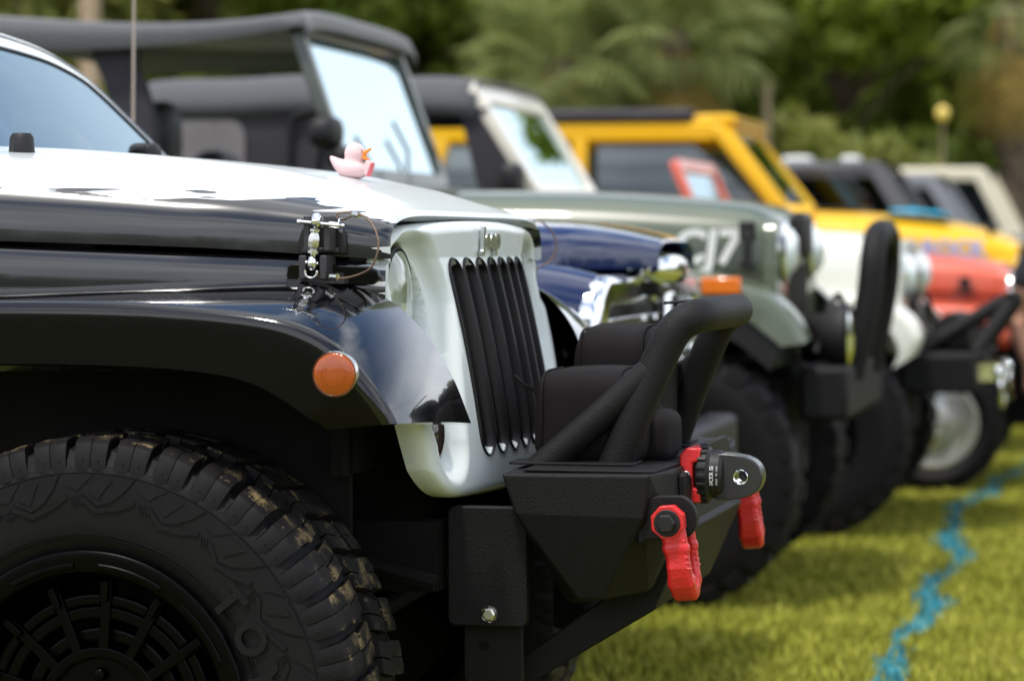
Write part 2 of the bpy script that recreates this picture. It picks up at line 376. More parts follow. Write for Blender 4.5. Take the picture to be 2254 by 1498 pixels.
line = [(.62, 6.2), (.80, 7.2), (.99, 8.12), (1.14, 8.64), (1.37, 9.83), (1.55, 10.63), (1.77, 11.75), (1.85, 12.7), (2.15, 13.82), (2.41, 14.72), (2.65, 15.45), (2.95, 16.6), (3.3, 18.3), (4.2, 22), (5.6, 28)]
LX = np.array([p[0] for p in line]); LY = np.array([p[1] for p in line])
def line_mask(x, y):
    lx = np.interp(y, LY, LX); wob = .035*np.sin(y*4.1)+.008*np.sin(y*11.7+1); wd = .038+.012*np.sin(y*3.3+.6)+.012*np.sin(y*9.1)
    return np.abs(x-lx-wob)/wd
# ragged sheet of paint on the turf
g = G(); rows = []
for y in np.arange(6.2, 27.9, .06):
    lx = float(np.interp(y, LY, LX))+.035*sin(y*4.1)+.008*sin(y*11.7+1); wd = .034+.016*sin(y*3.3+.6)+.008*sin(y*9.1)+.008*random.random()
    rows.append([(lx-wd, y, .004), (lx, y, .007), (lx+wd*(.8+.4*random.random()), y, .004)])
g.grid(rows)
pl = g.build('painted_line', M['blade_blue'], smooth=60); tag(pl, 'blue paint line sprayed raggedly across the grass in front of the cars', kind='structure')

def blades(name, x, y, m, h0=.028, h1=.055, wd=.0035, label=None):
    n = len(x); a = rng.uniform(0, 2*pi, n); h = rng.uniform(h0, h1, n); ln = rng.uniform(0, .7, n)*h; la = rng.uniform(0, 2*pi, n)
    wd = wd*(1+y/14)
    base = np.stack([x, y, np.full(n, -.015)], 1); dx = np.stack([np.cos(a)*wd, np.sin(a)*wd, np.zeros(n)], 1)
    tip = base+np.stack([np.cos(la)*ln, np.sin(la)*ln, h], 1); mid = base*.5+tip*.5+np.array([0, 0, 1])*(h*.12)[:, None]
    v = np.stack([base-dx, base+dx, mid+dx*.7, mid-dx*.7, tip], 1).reshape(-1, 3)
    i = np.arange(n)*5
    me = bpy.data.meshes.new(name); me.vertices.add(len(v)); me.vertices.foreach_set('co', v.ravel())
    lv = np.stack([i, i+1, i+2, i+3, i+3, i+2, i+4], 1).ravel(); me.loops.add(len(lv)); me.loops.foreach_set('vertex_index', lv)
    st = np.stack([np.arange(n)*7, np.arange(n)*7+4], 1).ravel(); me.polygons.add(len(st)); me.polygons.foreach_set('loop_start', st)
    me.polygons.foreach_set('loop_total', np.tile([4, 3], n)); me.materials.append(m); me.update(calc_edges=True)
    o = bpy.data.objects.new(name, me); C.objects.link(o); tag(o, label, kind='stuff'); return o
nb = 190000
yy = 5.5+rng.random(nb)**1.25*14; cx = (yy-5.5)*.235+.35; xx = cx+rng.uniform(-1.9, 2.4, nb)*(.6+yy/22)
lm = line_mask(xx, yy); wet = lm+rng.normal(0, .20, nb)+.9*(rng.random(nb) < .15) < 1.0
tag(blades('grass', xx[~wet], yy[~wet], M['blade']), 'short lawn grass growing in front of and under the cars', 'grass')
tag(blades('painted_grass', xx[wet], yy[wet], M['blade_blue']), 'grass blades coated in blue line paint', 'grass')

# ------------------------------------------------------------------ trees
def leaf_mat(name, c1, c2, c3):
    m = bpy.data.materials.new(name); m.use_nodes = True; t = m.node_tree; b = t.nodes['Principled BSDF']
    b.inputs['Roughness'].default_value = .6; b.inputs['Specular IOR Level'].default_value = .3
    gm = t.nodes.new('ShaderNodeNewGeometry'); r = t.nodes.new('ShaderNodeValToRGB'); e = r.color_ramp.elements
    e[0].color = (*c1, 1); e[1].color = (*c3, 1); e[1].position = .95; k = e.new(.5); k.color = (*c2, 1)
    t.links.new(gm.outputs['Random Per Island'], r.inputs[0]); t.links.new(r.outputs[0], b.inputs['Base Color'])
    tr = t.nodes.new('ShaderNodeBsdfTranslucent'); ms = t.nodes.new('ShaderNodeMixShader'); ms.inputs[0].default_value = .45
    t.links.new(r.outputs[0], tr.inputs[0]); t.links.new(b.outputs[0], ms.inputs[1]); t.links.new(tr.outputs[0], ms.inputs[2])
    t.links.new(ms.outputs[0], t.nodes['Material Output'].inputs[0]); return m
M['leaf_green'] = leaf_mat('mid_green_leaves', (.12, .17, .02), (.20, .27, .03), (.30, .36, .055))
M['leaf_olive'] = leaf_mat('olive_leaves', (0.156, 0.182, 0.046), (0.260, 0.286, 0.065), (0.364, 0.364, 0.104))
M['leaf_dark'] = leaf_mat('dark_green_leaves', (0.104, 0.124, 0.033), (0.169, 0.195, 0.049), (0.247, 0.260, 0.072))
M['leaf_brown'] = leaf_mat('brown_dry_leaves', (0.130, 0.091, 0.046), (0.195, 0.143, 0.065), (0.286, 0.221, 0.091))
M['frond'] = leaf_mat('pale_green_fronds', (0.169, 0.208, 0.065), (0.273, 0.312, 0.104), (0.390, 0.403, 0.156))
M['frond_dead'] = leaf_mat('dead_straw_fronds', (0.312, 0.221, 0.065), (0.442, 0.325, 0.091), (0.546, 0.403, 0.130))

def leaf_cloud(cent, size, n, wd=.16):
    """cent: kx3 clump centres, size: k radii; n leaves as bent diamonds"""
    cent = np.asarray(cent); size = np.asarray(size); k = rng.choice(len(cent), n, p=size**2/np.sum(size**2))
    d = rng.normal(size=(n, 3)); d /= np.linalg.norm(d, axis=1)[:, None]
    rad = size[k]*rng.random(n)**.45
    p = cent[k]+d*rad[:, None]*np.array([1, 1, .75])
    a = rng.normal(size=(n, 3)); a /= np.linalg.norm(a, axis=1)[:, None]; b = np.cross(a, rng.normal(size=(n, 3))); b /= np.linalg.norm(b, axis=1)[:, None]
    s = wd*rng.uniform(.6, 1.4, n)[:, None]
    v = np.stack([p-a*s, p+b*s*.5, p+a*s, p-b*s*.5], 1).reshape(-1, 3)
    return v
def quads_mesh(name, v, m):
    n = len(v)//4; me = bpy.data.meshes.new(name); me.vertices.add(len(v)); me.vertices.foreach_set('co', v.ravel())
    me.loops.add(n*4); me.loops.foreach_set('vertex_index', np.arange(n*4)); me.polygons.add(n); me.polygons.foreach_set('loop_start', np.arange(n)*4)
    me.polygons.foreach_set('loop_total', np.full(n, 4)); me.materials.append(m); me.update(calc_edges=True); return me
def crown_pts(rx, rz, z0, k):
    c = []; s = []
    for i in range(k):
        a = rng.uniform(0, 2*pi); r = rng.random()**.5; z = rng.uniform(-1, 1); q = math.sqrt(max(0, 1-z*z*.8))
        c.append((cos(a)*r*rx*q, sin(a)*r*rx*q, z0+z*rz)); s.append(rng.uniform(.35, .9)*rx*.42)
    return c, s
def make_tree(h, rx, leafm, label, group, seed, clear=.0, n=9000, wd=.15):
    global rng; keep = rng; rng = np.random.default_rng(seed); rnd = random.Random(seed)
    t = empty('broadleaf_tree', (0, 0, 0)); tag(t, label, 'tree', group)
    rz = (h-clear)*.5; zc = clear+rz
    c, s = crown_pts(rx, rz*.9, zc, 42)
    g = G(); path = cr([(0, 0, -.1), (.1*rnd.random(), .1, h*.25), (.25*rnd.uniform(-1, 1), .2*rnd.uniform(-1, 1), h*.55), (0, 0, h*.9)], 12)
    g.tube(path, [.15*(1-.85*i/11) for i in range(12)], 10)
    for q in c[:16]:
        z0 = max(.5, q[2]*.62); g.tube(cr([(0, 0, z0), (q[0]*.5, q[1]*.5, z0+(q[2]-z0)*.65), q], 6), [.045*(1-.8*i/5) for i in range(6)], 6)
    g.build('trunk', M['bark'], t)
    me = quads_mesh('crown', leaf_cloud(c, s, n, wd), leafm); o = bpy.data.objects.new('crown', me); C.objects.link(o); o.parent = t
    o['kind'] = 'stuff'
    rng = keep; return t
# the fan frond: petiole and a fan of pointed blades, shared by every palm
def frond_mesh(nm, m, droop, L_=.85, wdt=.022):
    g = G(); pt = [(0, 0, 0), (.5*L_, 0, .10*L_-droop*.1), (.95*L_, 0, .05*L_-droop*.35)]
    g.tube(cr(pt, 5), [.018, .016, .014, .012, .01], 4)
    e = Vector(pt[-1])
    for k in range(17):
        a = R(-105+k*210/16); ln = L_*(.75+.15*cos(a)); d = Vector((cos(a), sin(a), 0))
        dn = -.25-droop*.5; s_ = Vector((-d.y, d.x, 0))*wdt
        p1 = e+d*ln*.5+Vector((0, 0, dn*.25*ln)); p2 = e+d*ln+Vector((0, 0, dn*ln))
        g.add([e, p1-s_, p1+Vector((0, 0, .02)), p1+s_, p2], [(0, 1, 2), (0, 2, 3), (1, 4, 2), (2, 4, 3)])
    o = g.build(nm, m, weld=False, smooth=0); me = o.data; bpy.data.objects.remove(o); return me
FR = frond_mesh('frond', M['frond'], .5); FD = frond_mesh('frond', M['frond_dead'], 1.5)
def make_palm(h, label, seed, ndead=14, nlive=80, group='cabbage palms behind the row of cars', trunkm=None):
    rnd = random.Random(seed); t = empty('palm_tree', (0, 0, 0)); tag(t, label, 'palm tree', group)
    g = G(); g.tube([(0, 0, -.1), (.05, 0, h*.5), (0, 0, h)], [.24, .18, .17], 12)
    for k in range(int(h/.22)):                       # old leaf bases ringing the trunk
        for j in range(5):
            a = k*.7+j*2*pi/5; z = .2+k*.22; g.add([(.17*cos(a-.25), .17*sin(a-.25), z), (.17*cos(a+.25), .17*sin(a+.25), z), (.27*cos(a), .27*sin(a), z+.16)], [(0, 1, 2)])
    g.build('trunk', trunkm or M['bark'], t)
    for i in range(nlive+ndead):
        dead = i >= nlive; o = bpy.data.objects.new('frond', FD if dead else FR); C.objects.link(o); o.parent = t
        el = R(rnd.uniform(-75, -35)) if dead else R(rnd.uniform(-45, 85)); az = rnd.uniform(0, 2*pi)
        o.location = (.12*cos(az), .12*sin(az), h-(.15 if dead else 0)); s_ = rnd.uniform(.5, .85); o.scale = (s_, s_, s_)
        o.rotation_euler = (rnd.uniform(-.5, .5), -el, az)
        if dead and i == nlive: o['label'] = 'dead straw coloured fronds hanging under the crown'
    return t
def place(t, px, d, rz=0, s=1):
    t.location = ((px-1127)/6574*d, d, 0); t.rotation_euler = (0, 0, rz); t.scale = (s, s, s)
TG = 'broadleaf trees behind the row of cars'
T1 = make_tree(8, 2.4, M['leaf_green'], 'bright green tree right of centre behind the dark boxy car', TG, 1, n=17000, wd=.17); place(T1, 1840, 36)
T2 = make_tree(9, 2.8, M['leaf_olive'], 'olive green tree left of the palms, above the beige windscreen frame', TG, 2); place(T2, 860, 41)
T3 = make_tree(7, 2.2, M['leaf_dark'], 'dark green tree between the palms and the bright green tree', TG, 3); place(T3, 1660, 44)
T4 = make_tree(9, 2.6, M['leaf_dark'], 'dark brownish tree above the black bimini top', TG, 4); place(T4, 720, 42)
def again(t, label, px, d, rz, s=1, leaf=None, grp=None):
    c = dup(t); c['label'] = label; place(c, px, d, rz, s)
    if grp: c['group'] = grp
    if leaf:
        for ch in c.children:
            if ch.name.startswith('crown'): ch.data = ch.data.copy(); ch.data.materials[0] = leaf
    return c
again(T1, 'green tree seen under the bimini top at left of the windscreen post', 470, 39, 1.1, 1.0)
again(T2, 'leftmost tree at the edge of the photo behind the tan pole', 60, 40, 2.3, .95)
again(T1, 'green tree behind the far right cars below the right palm', 2120, 39, 2.6, .8)
again(T4, 'dark tree at the right edge behind the palm skirt', 2400, 42, 1.9, .55)
again(T1, 'green tree right of the frame, mirrored in the windscreens', 3420, 34, 1.9, .6)
again(T3, 'dark tree right of the frame, mirrored low in the windscreens', 3900, 34, .3, .8)
again(T3, 'dark tree behind the beige car at right', 1990, 44, .6, 1.1)
again(T2, 'olive tree rising behind the two centre palms', 1290, 46, 1.4, 1.05)
again(T1, 'small bright green tree standing just left of the centre palms', 1075, 42, 3.4, .8)
again(T4, 'brown shaded tree just left of the tan pole', 250, 45, .4, 1)
SG = 'undergrowth shrubs along the tree line'
S1 = make_tree(1.9, 1.0, M['leaf_olive'], 'low yellowish shrub at the foot of the centre palms', SG, 11, n=2600, wd=.10); S1.name = 'shrub'; S1['category'] = 'shrub'; place(S1, 1330, 36)
for lab, px, d, rz, s, lf in (('broad green shrub in front of the bright green tree', 1870, 33.5, 2.4, 1.35, M['leaf_olive']), ('low brown shrub behind the yellow roof', 1560, 36.5, 1, 1.0, M['leaf_brown']), ('dark shrub behind the white roof lights', 1760, 35.2, 2, .95, M['leaf_dark']),
        ('green shrub under the yellow balloon', 2060, 37.5, 3, .75, M['leaf_green']), ('brown dry shrub left of the centre palms', 1180, 37, 4, 1.2, M['leaf_brown']),
        ('dark shrub seen through the open bimini car', 600, 36, 5, 1.1, M['leaf_dark']), ('dark shrub behind the beige car roof', 2200, 37, 2.2, .8, M['leaf_dark']),
        ('brown shrub behind the bimini top at far left', 360, 37, .7, 1.3, M['leaf_brown'])):
    again(S1, lab, px, d, rz, s, lf)
P1 = make_palm(3.2, 'cabbage palm with pale crown just left of centre', 1, 30); place(P1, 1235, 33)
P2 = make_palm(3.5, 'cabbage palm with widest pale crown, right of its near twin', 2, 34); place(P2, 1480, 33)
P4 = make_palm(3.0, 'smaller cabbage palm between the two centre palms, farther back', 7, 20); place(P4, 1370, 36)
P3 = make_palm(3.9, 'cabbage palm at right edge with brown hanging skirt', 3, 34, 30); place(P3, 2225, 34)
tp = make_palm(7.5, 'thin tan palm trunk rising behind the bimini top', 5, 6, 26, trunkm=M['tanbark']); place(tp, 196, 33, 0, 1)
tp.scale = (.62, .62, 1)
# far woods closing the view, one dense mass
c = []; s = []
for i in range(420):
    a = rng.uniform(-.62, .62)+.05; d = rng.uniform(50, 62); c.append((sin(a)*d, cos(a)*d, rng.uniform(0, 11 if a < .125 else 5.4 if a < .178 else 3.0))); s.append(rng.uniform(1.4, 3.0) if a < .125 else rng.uniform(1, 1.5))
me = quads_mesh('far_woods', leaf_cloud(c, s, 60000, .34), M['leaf_dark']); o = bpy.data.objects.new('far_woods', me); C.objects.link(o)
tag(o, 'dense dark woods closing the view behind the trees', 'woods', kind='stuff')
# woods on the other sides of the field, seen only as reflections
c = []; s = []
for i in range(560):
    a = rng.uniform(R(38), R(322)); d = rng.uniform(42, 56); c.append((sin(a)*d, cos(a)*d, rng.uniform(0, 3.6))); s.append(rng.uniform(1.2, 2.4))
me = quads_mesh('field_edge_woods', leaf_cloud(c, s, 60000, .42), M['leaf_dark']); o = bpy.data.objects.new('field_edge_woods', me); C.objects.link(o)
tag(o, 'woods round the other sides of the field, mirrored in the paint', 'woods', kind='stuff')
# yellow balloon on a stick above the far cars, thin pole
bl = empty('balloon', (0, 0, 0)); tag(bl, 'small round yellow balloon on a stick above the far right cars', 'balloon')
g = G(); g.blob((0, 0, 2.43), (.065, .065, .08)); g.build('globe', mat('yellow_balloon', (.75, .55, .12), .3), bl)
g = G(); g.tube([(0, 0, 0), (0, 0, 2.36)], .008, 8); g.build('stick', M['tanbark'], bl); place(bl, 2073, 29, 0)
tpole = empty('wooden_pole', (0, 0, 0)); tag(tpole, 'thin tan wooden pole behind the yellow windscreen', 'pole')
g = G(); g.tube([(0, 0, 0), (0, 0, 2.9)], .04, 10); g.build('shaft', M['tanbark'], tpole)
g = G(); g.lathe([(0, 2.95), (.05, 2.93), (.055, 2.9), (.04, 2.86)], 12, 'z'); g.build('cap', M['tanbark'], tpole); place(tpole, 1687, 33)
# ------------------------------------------------------------------ vehicle building blocks
def ss(a, p): return math.copysign(abs(a)**p, a)
def hood_g(prof, x0, x1, n=30, nv=40, ex=(.62, .9), bulge=0, lip=True, ex2=None):
    """prof: list of (x, z_side, z_top, half_width); closed section from side seam over the top to the other seam"""
    g = G(); rows = []
    xs = [x0+(x1-x0)*i/(n-1) for i in range(n)]
    def sec(x, dz=0):
        zs, zt, wd = (float(np.interp(x, [p[0] for p in prof], [p[k] for p in prof])) for k in (1, 2, 3)); r = []
        P = smooth_prof(x)
        zs, zt, wd = P
        q_ = min(1, max(0, (x-(x1-.35))/.35)); e0, e1 = (ex[0]+(ex2[0]-ex[0])*q_, ex[1]+(ex2[1]-ex[1])*q_) if ex2 else ex
        for j in range(nv+1):
            ph = pi*j/nv; y = -wd*ss(cos(ph), e0); z = zs+(zt-zs)*abs(sin(ph))**e1
            if bulge and abs(y) < .40: z += bulge*(1-min(1, max(0, (abs(y)-.30)/.10)))*min(1, max(0, (x1-.02-x)/.12))
            r.append((x, y, z+dz))
        return r
    px_ = [p[0] for p in prof]
    cc = cr(prof, 60); cx = [q[0] for q in cc]
    def smooth_prof(x): return [float(np.interp(x, cx, [q[k] for q in cc])) for k in (1, 2, 3)]
    for x in xs: rows.append(sec(x))
    if lip:
        a = [(x+.004, y*.997, z-.006) for x, y, z in rows[-1]]; b = [(x-.02, y*.98, z-.016) for x, y, z in rows[-1]]; rows += [a, b]
    return g.grid(rows)
def flare_g(inner, ridge, low, n=44, crown=.006, rr=.02, th=.012, capend=True, two=False):
    """each list holds (x, y, z): inner edge, ridge, lower edge of the outer face. A rounded pressed fender."""
    g = G(); A = cr(inner, n); B = cr(ridge, n); D = cr(low, n); rows = []; nrms = []
    for a, b, d in zip(A, B, D):
        a, b, d = Vector(a), Vector(b), Vector(d); ab = b-a; bd = d-b
        i_ = len(rows); tg = Vector(A[min(i_+1, n-1)])-Vector(A[max(i_-1, 0)]); nrm = ab.cross(tg).normalized()
        if nrm.z+nrm.x*.5 < 0: nrm = -nrm
        nrms.append(nrm)
        r = [a+ab*t+nrm*crown*4*t*(1-t) for t in (0, .15, .35, .55, .75)]
        p0 = b-ab.normalized()*rr; p2 = b+bd.normalized()*rr
        for t in (0, .25, .5, .75, 1): r.append(p0*(1-t)**2+b*2*t*(1-t)+p2*t*t)
        q = b.lerp(d, .55); q.y += math.copysign(.004, -d.y) if False else 0
        r += [b.lerp(d, .35), b.lerp(d, .6), b.lerp(d, .85), d]
        inn = Vector((0, -math.copysign(1, d.y), 0)); r.append(d+inn*.02+bd.normalized()*.004); r.append(d+inn*.02-bd.normalized()*.03)
        rows.append(r)
    if two: g.grid([r[:10] for r in rows]); g.grid([r[9:] for r in rows], mi=1)
    else: g.grid(rows)
    # inner skin so that the pressing has thickness
    rows2 = [[Vector(p)-nm*th for p in (rw[0], rw[4], rw[7])]+[rw[-1]] for rw, nm in zip(rows, nrms)]
    g.grid(rows2)
    if capend:
        e, e2 = rows[-1], rows2[-1]; g.add([*e, *e2[::-1]], [tuple(range(len(e)+len(e2)))])
        e, e2 = rows[0], rows2[0]; g.add([*e, *e2[::-1]], [tuple(range(len(e)+len(e2)))])
    return g
def rrect(cx, cz, wx, wz, r, n=5):
    p = []
    for sx, sz, a0 in ((1, 1, 0), (-1, 1, 90), (-1, -1, 180), (1, -1, 270)):
        for k in range(n+1):
            a = R(a0+90*k/n); p.append((cx+sx*(wx/2-r)+r*cos(a), cz+sz*(wz/2-r)+r*sin(a)))
    return p
_tm = {}
def tyre_far_mesh(Rt, W, rr, lugs=26):
    k = (Rt, W, rr)
    if k in _tm: return _tm[k]
    g = G(); h = W/2
    g.lathe([(rr-.01, -h+.03), (rr+.01, -h+.01), (rr+(Rt-rr)*.45, -h-.008), (Rt-.045, -h+.004), (Rt-.02, -h+.02), (Rt-.013, -h+.05), (Rt-.012, h-.05), (Rt-.02, h-.02), (Rt-.045, h-.004), (rr+(Rt-rr)*.45, h+.008), (rr, h-.02)], 60)
    for i in range(lugs):
        for sd_ in (-1, 1):
            a0 = 2*pi*(i+(.5 if sd_ > 0 else 0))/lugs; da = 2*pi/lugs*.33
            prof = [(Rt-.05, sd_*(h+.001)), (Rt-.012, sd_*(h-.005)), (Rt, sd_*(h-.03)), (Rt, sd_*h*.35), (Rt-.016, sd_*h*.3), (Rt-.06, sd_*(h-.01))]
            g.loft([[(r*cos(a0+q*da), y, r*sin(a0+q*da)) for r, y in prof] for q in (-1, 1)])
    o = g.build('tyre', M['tyre_far'], smooth=30); _tm[k] = o.data; bpy.data.objects.remove(o); return _tm[k]
def rim_mesh(rr, W, style):
    g = G(); h = W/2
    g.lathe([(rr-.005, -h+.02), (rr+.004, -h+.004), (rr-.012, -h+.002), (rr-.022, -h+.016), (rr-.03, -h+.05), (rr-.03, h)], 48)
    if style == 'slot':       # dished alloy with fine radial ribs and a domed centre
        g.lathe([(rr-.03, -h+.05), (rr-.05, -h+.045), (rr-.07, -h+.06), (.07, -h+.035), (.065, -h+.01), (.045, -h-.012), (0, -h-.018)], 48)
        for i in range(36):
            a = 2*pi*i/36; c0 = Vector((cos(a), 0, sin(a)))
            g.box(c0*(rr-.085)+Vector((0, -h+.045, 0)), (.055, .014, .006), Matrix.Rotation(-a, 3, 'Y'))
    else:
        g.lathe([(rr-.03, -h+.07), (.06, -h+.05), (.055, -h+.02), (0, -h+.015)], 36)
        for i in range(8):
            a = 2*pi*i/8; c0 = Vector((cos(a), 0, sin(a))); g.box(c0*(rr*.55)+Vector((0, -h+.05, 0)), (rr*.7, .03, .04), Matrix.Rotation(-a, 3, 'Y'))
    return g
def wheel(parent, x, y, z, Rt, W, rr, style, mrim, far=False):
    wl = empty('wheel', (x, y, z)); wl.parent = parent
    t = bpy.data.objects.new('tyre', tyre_far_mesh(Rt, W, rr)); C.objects.link(t); t.parent = wl
    rim_mesh(rr, W, style).build('rim', mrim, wl)
    if far: wl.rotation_euler = (0, 0, pi)
    return wl
def post(g, a, b, wd, dp, n=1):
    """flat bar from a to b, wd along x, dp along y"""
    a, b = Vector(a), Vector(b); o1 = [Vector((sx*wd/2, sy*dp/2, 0)) for sx, sy in ((-1, -1), (1, -1), (1, 1), (-1, 1))]
    g.loft([[a+q for q in o1], [b+q for q in o1]])
def frame_ring(g, outer, inner, th):
    """ring between two matching closed outlines in 3D, th = offset vector for depth"""
    n = len(outer); v = list(outer)+list(inner)+[Vector(p)+th for p in outer]+[Vector(p)+th for p in inner]; f = []
    for i in range(n):
        j = (i+1) % n
        f += [(i, j, n+j, n+i), (2*n+i, 3*n+i, 3*n+j, 2*n+j), (i, 2*n+i, 2*n+j, j), (n+i, n+j, 3*n+j, 3*n+i)]
    g.add(v, f)
def windscreen(parent, xb, zb, xt, zt, hb, ht, fw, mframe, mglass, split=False, depth=.045, r=.07):
    """raked screen: frame ring plus pane. base (xb,zb) half width hb, top (xt,zt) half width ht"""
    def outl(ins):
        pts = []
        for cy, cz in [(a, b) for a, b in rrect(0, 0, 2, 2, .12 if ins == 0 else .09, 4)]:
            t = (cz+1)/2; hw = hb+(ht-hb)*t; L_ = math.hypot(xt-xb, zt-zb); k = ins/L_
            t2 = k+t*(1-2*k); y = cy*(hw-ins)
            pts.append(Vector((xb+(xt-xb)*t2, y, zb+(zt-zb)*t2)))
        return pts
    g = G(); nrm = Vector((-(zt-zb), 0, (xt-xb))).normalized()*depth; frame_ring(g, outl(0), outl(fw), nrm)
    w_ = g.build('windscreen_frame', mframe, parent, bevel=.006)
    g = G(); i_ = outl(fw*.9); off = nrm*.4; v = [p+off for p in i_]; g.add(v, [tuple(range(len(v)))])
    g.build('windscreen_pane', mglass, w_, smooth=80)
    return w_
def side_light(parent, x, y, z, wx, wz, m=None):
    g = G(); g.box((x, y, z), (wx, .02, wz)); return g.build('side_marker', m or M['amber_flat'], parent, bevel=.006)
def headlamp(parent, x, y, z, r=.09):
    g = G(); g.lathe([(r+.014, x-.02), (r+.016, x+.006), (r, x+.012), (r-.004, x+.004)], 36, 'x', (0, y, z)); o = g.build('headlight', M['chrome'], parent)
    g = G(); g.lathe([(r-.003, x+.004), (r*.85, x+.024), (r*.5, x+.042), (0, x+.048)], 32, 'x', (0, y, z)); g.build('lens', M['headglass'], o)
    return o
M['headglass'] = mat('pale_headlight_glass', (.78, .84, .84), .12, metal=.0, coat=1, bump=.4, bscale=80)
def tub(parent, m, x0, x1, z0, z1, hw, name='body'):
    g = G(); rows = []
    for x, k in ((x0, .0), (x0+.04, 1), (x1-.04, 1), (x1, 0)):
        p = rrect(0, (z0+z1)/2, 2*hw-(0 if k else .05), (z1-z0)-(0 if k else .04), .05, 3); rows.append([(x, a, b) for a, b in p])
    g.loft(rows); return g.build(name, m, parent)
def undercarriage(parent, xa, xr, hw, zax, hi=.62):
    g = G()
    for y in (-.38, .38): g.box(((xa+xr)/2, y, zax+.12), (abs(xr-xa)+.9, .07, .12))
    for x in (xa, xr): g.tube([(x, -hw+.1, zax), (x, hw-.1, zax)], .045, 12); g.blob((x, .15, zax), (.14, .15, .14))
    g.box((xa+.0, 0, hi+.02), (.9, .9, .3)); g.box((xa+.32, 0, hi-.06), (.30, 1.1, .34)); g.box((xa-.62, 0, hi-.10), (.10, 1.35, .45)); g.box(((xa+xr)/2, 0, hi-.05), (1.6, .6, .16))
    return g.build('undercarriage', M['dark'], parent)
def bumper_bar(parent, x, hw, z, dx=.12, dz=.14, m=None, name='bumper'):
    g = G(); g.box((x, 0, z), (dx, 2*hw, dz)); return g.build(name, m or M['powder'], parent, bevel=.02)
def mir(p): return [(x, -y, z) for x, y, z in p]

GRP = '4x4 vehicles parked in a row on the grass'
AX = R(-12)
def car(name, label, Ox, Oy): t = empty(name, (Ox, Oy, 0), AX); tag(t, label, 'car', GRP); return t

def slotted_grille(parent, x, hw, z0, z1, m, slots=7, zs0=None, zs1=None, pitch=.085, r=.06, depth=.05, sw=.05):
    g = G(); g.prism(rrect(0, (z0+z1)/2, 2*hw, z1-z0, r), x-depth, x, 'yz'); o = g.build('grille', m, parent, bevel=.008)
    for i in range(slots):
        y = (i-(slots-1)/2)*pitch; g = G(); g.prism(rrect(y, (zs0+zs1)/2, sw, zs1-zs0, sw*.45), x-.01, x+.004, 'yz'); g.build('grille_slot', M['slot'], o)
    return o

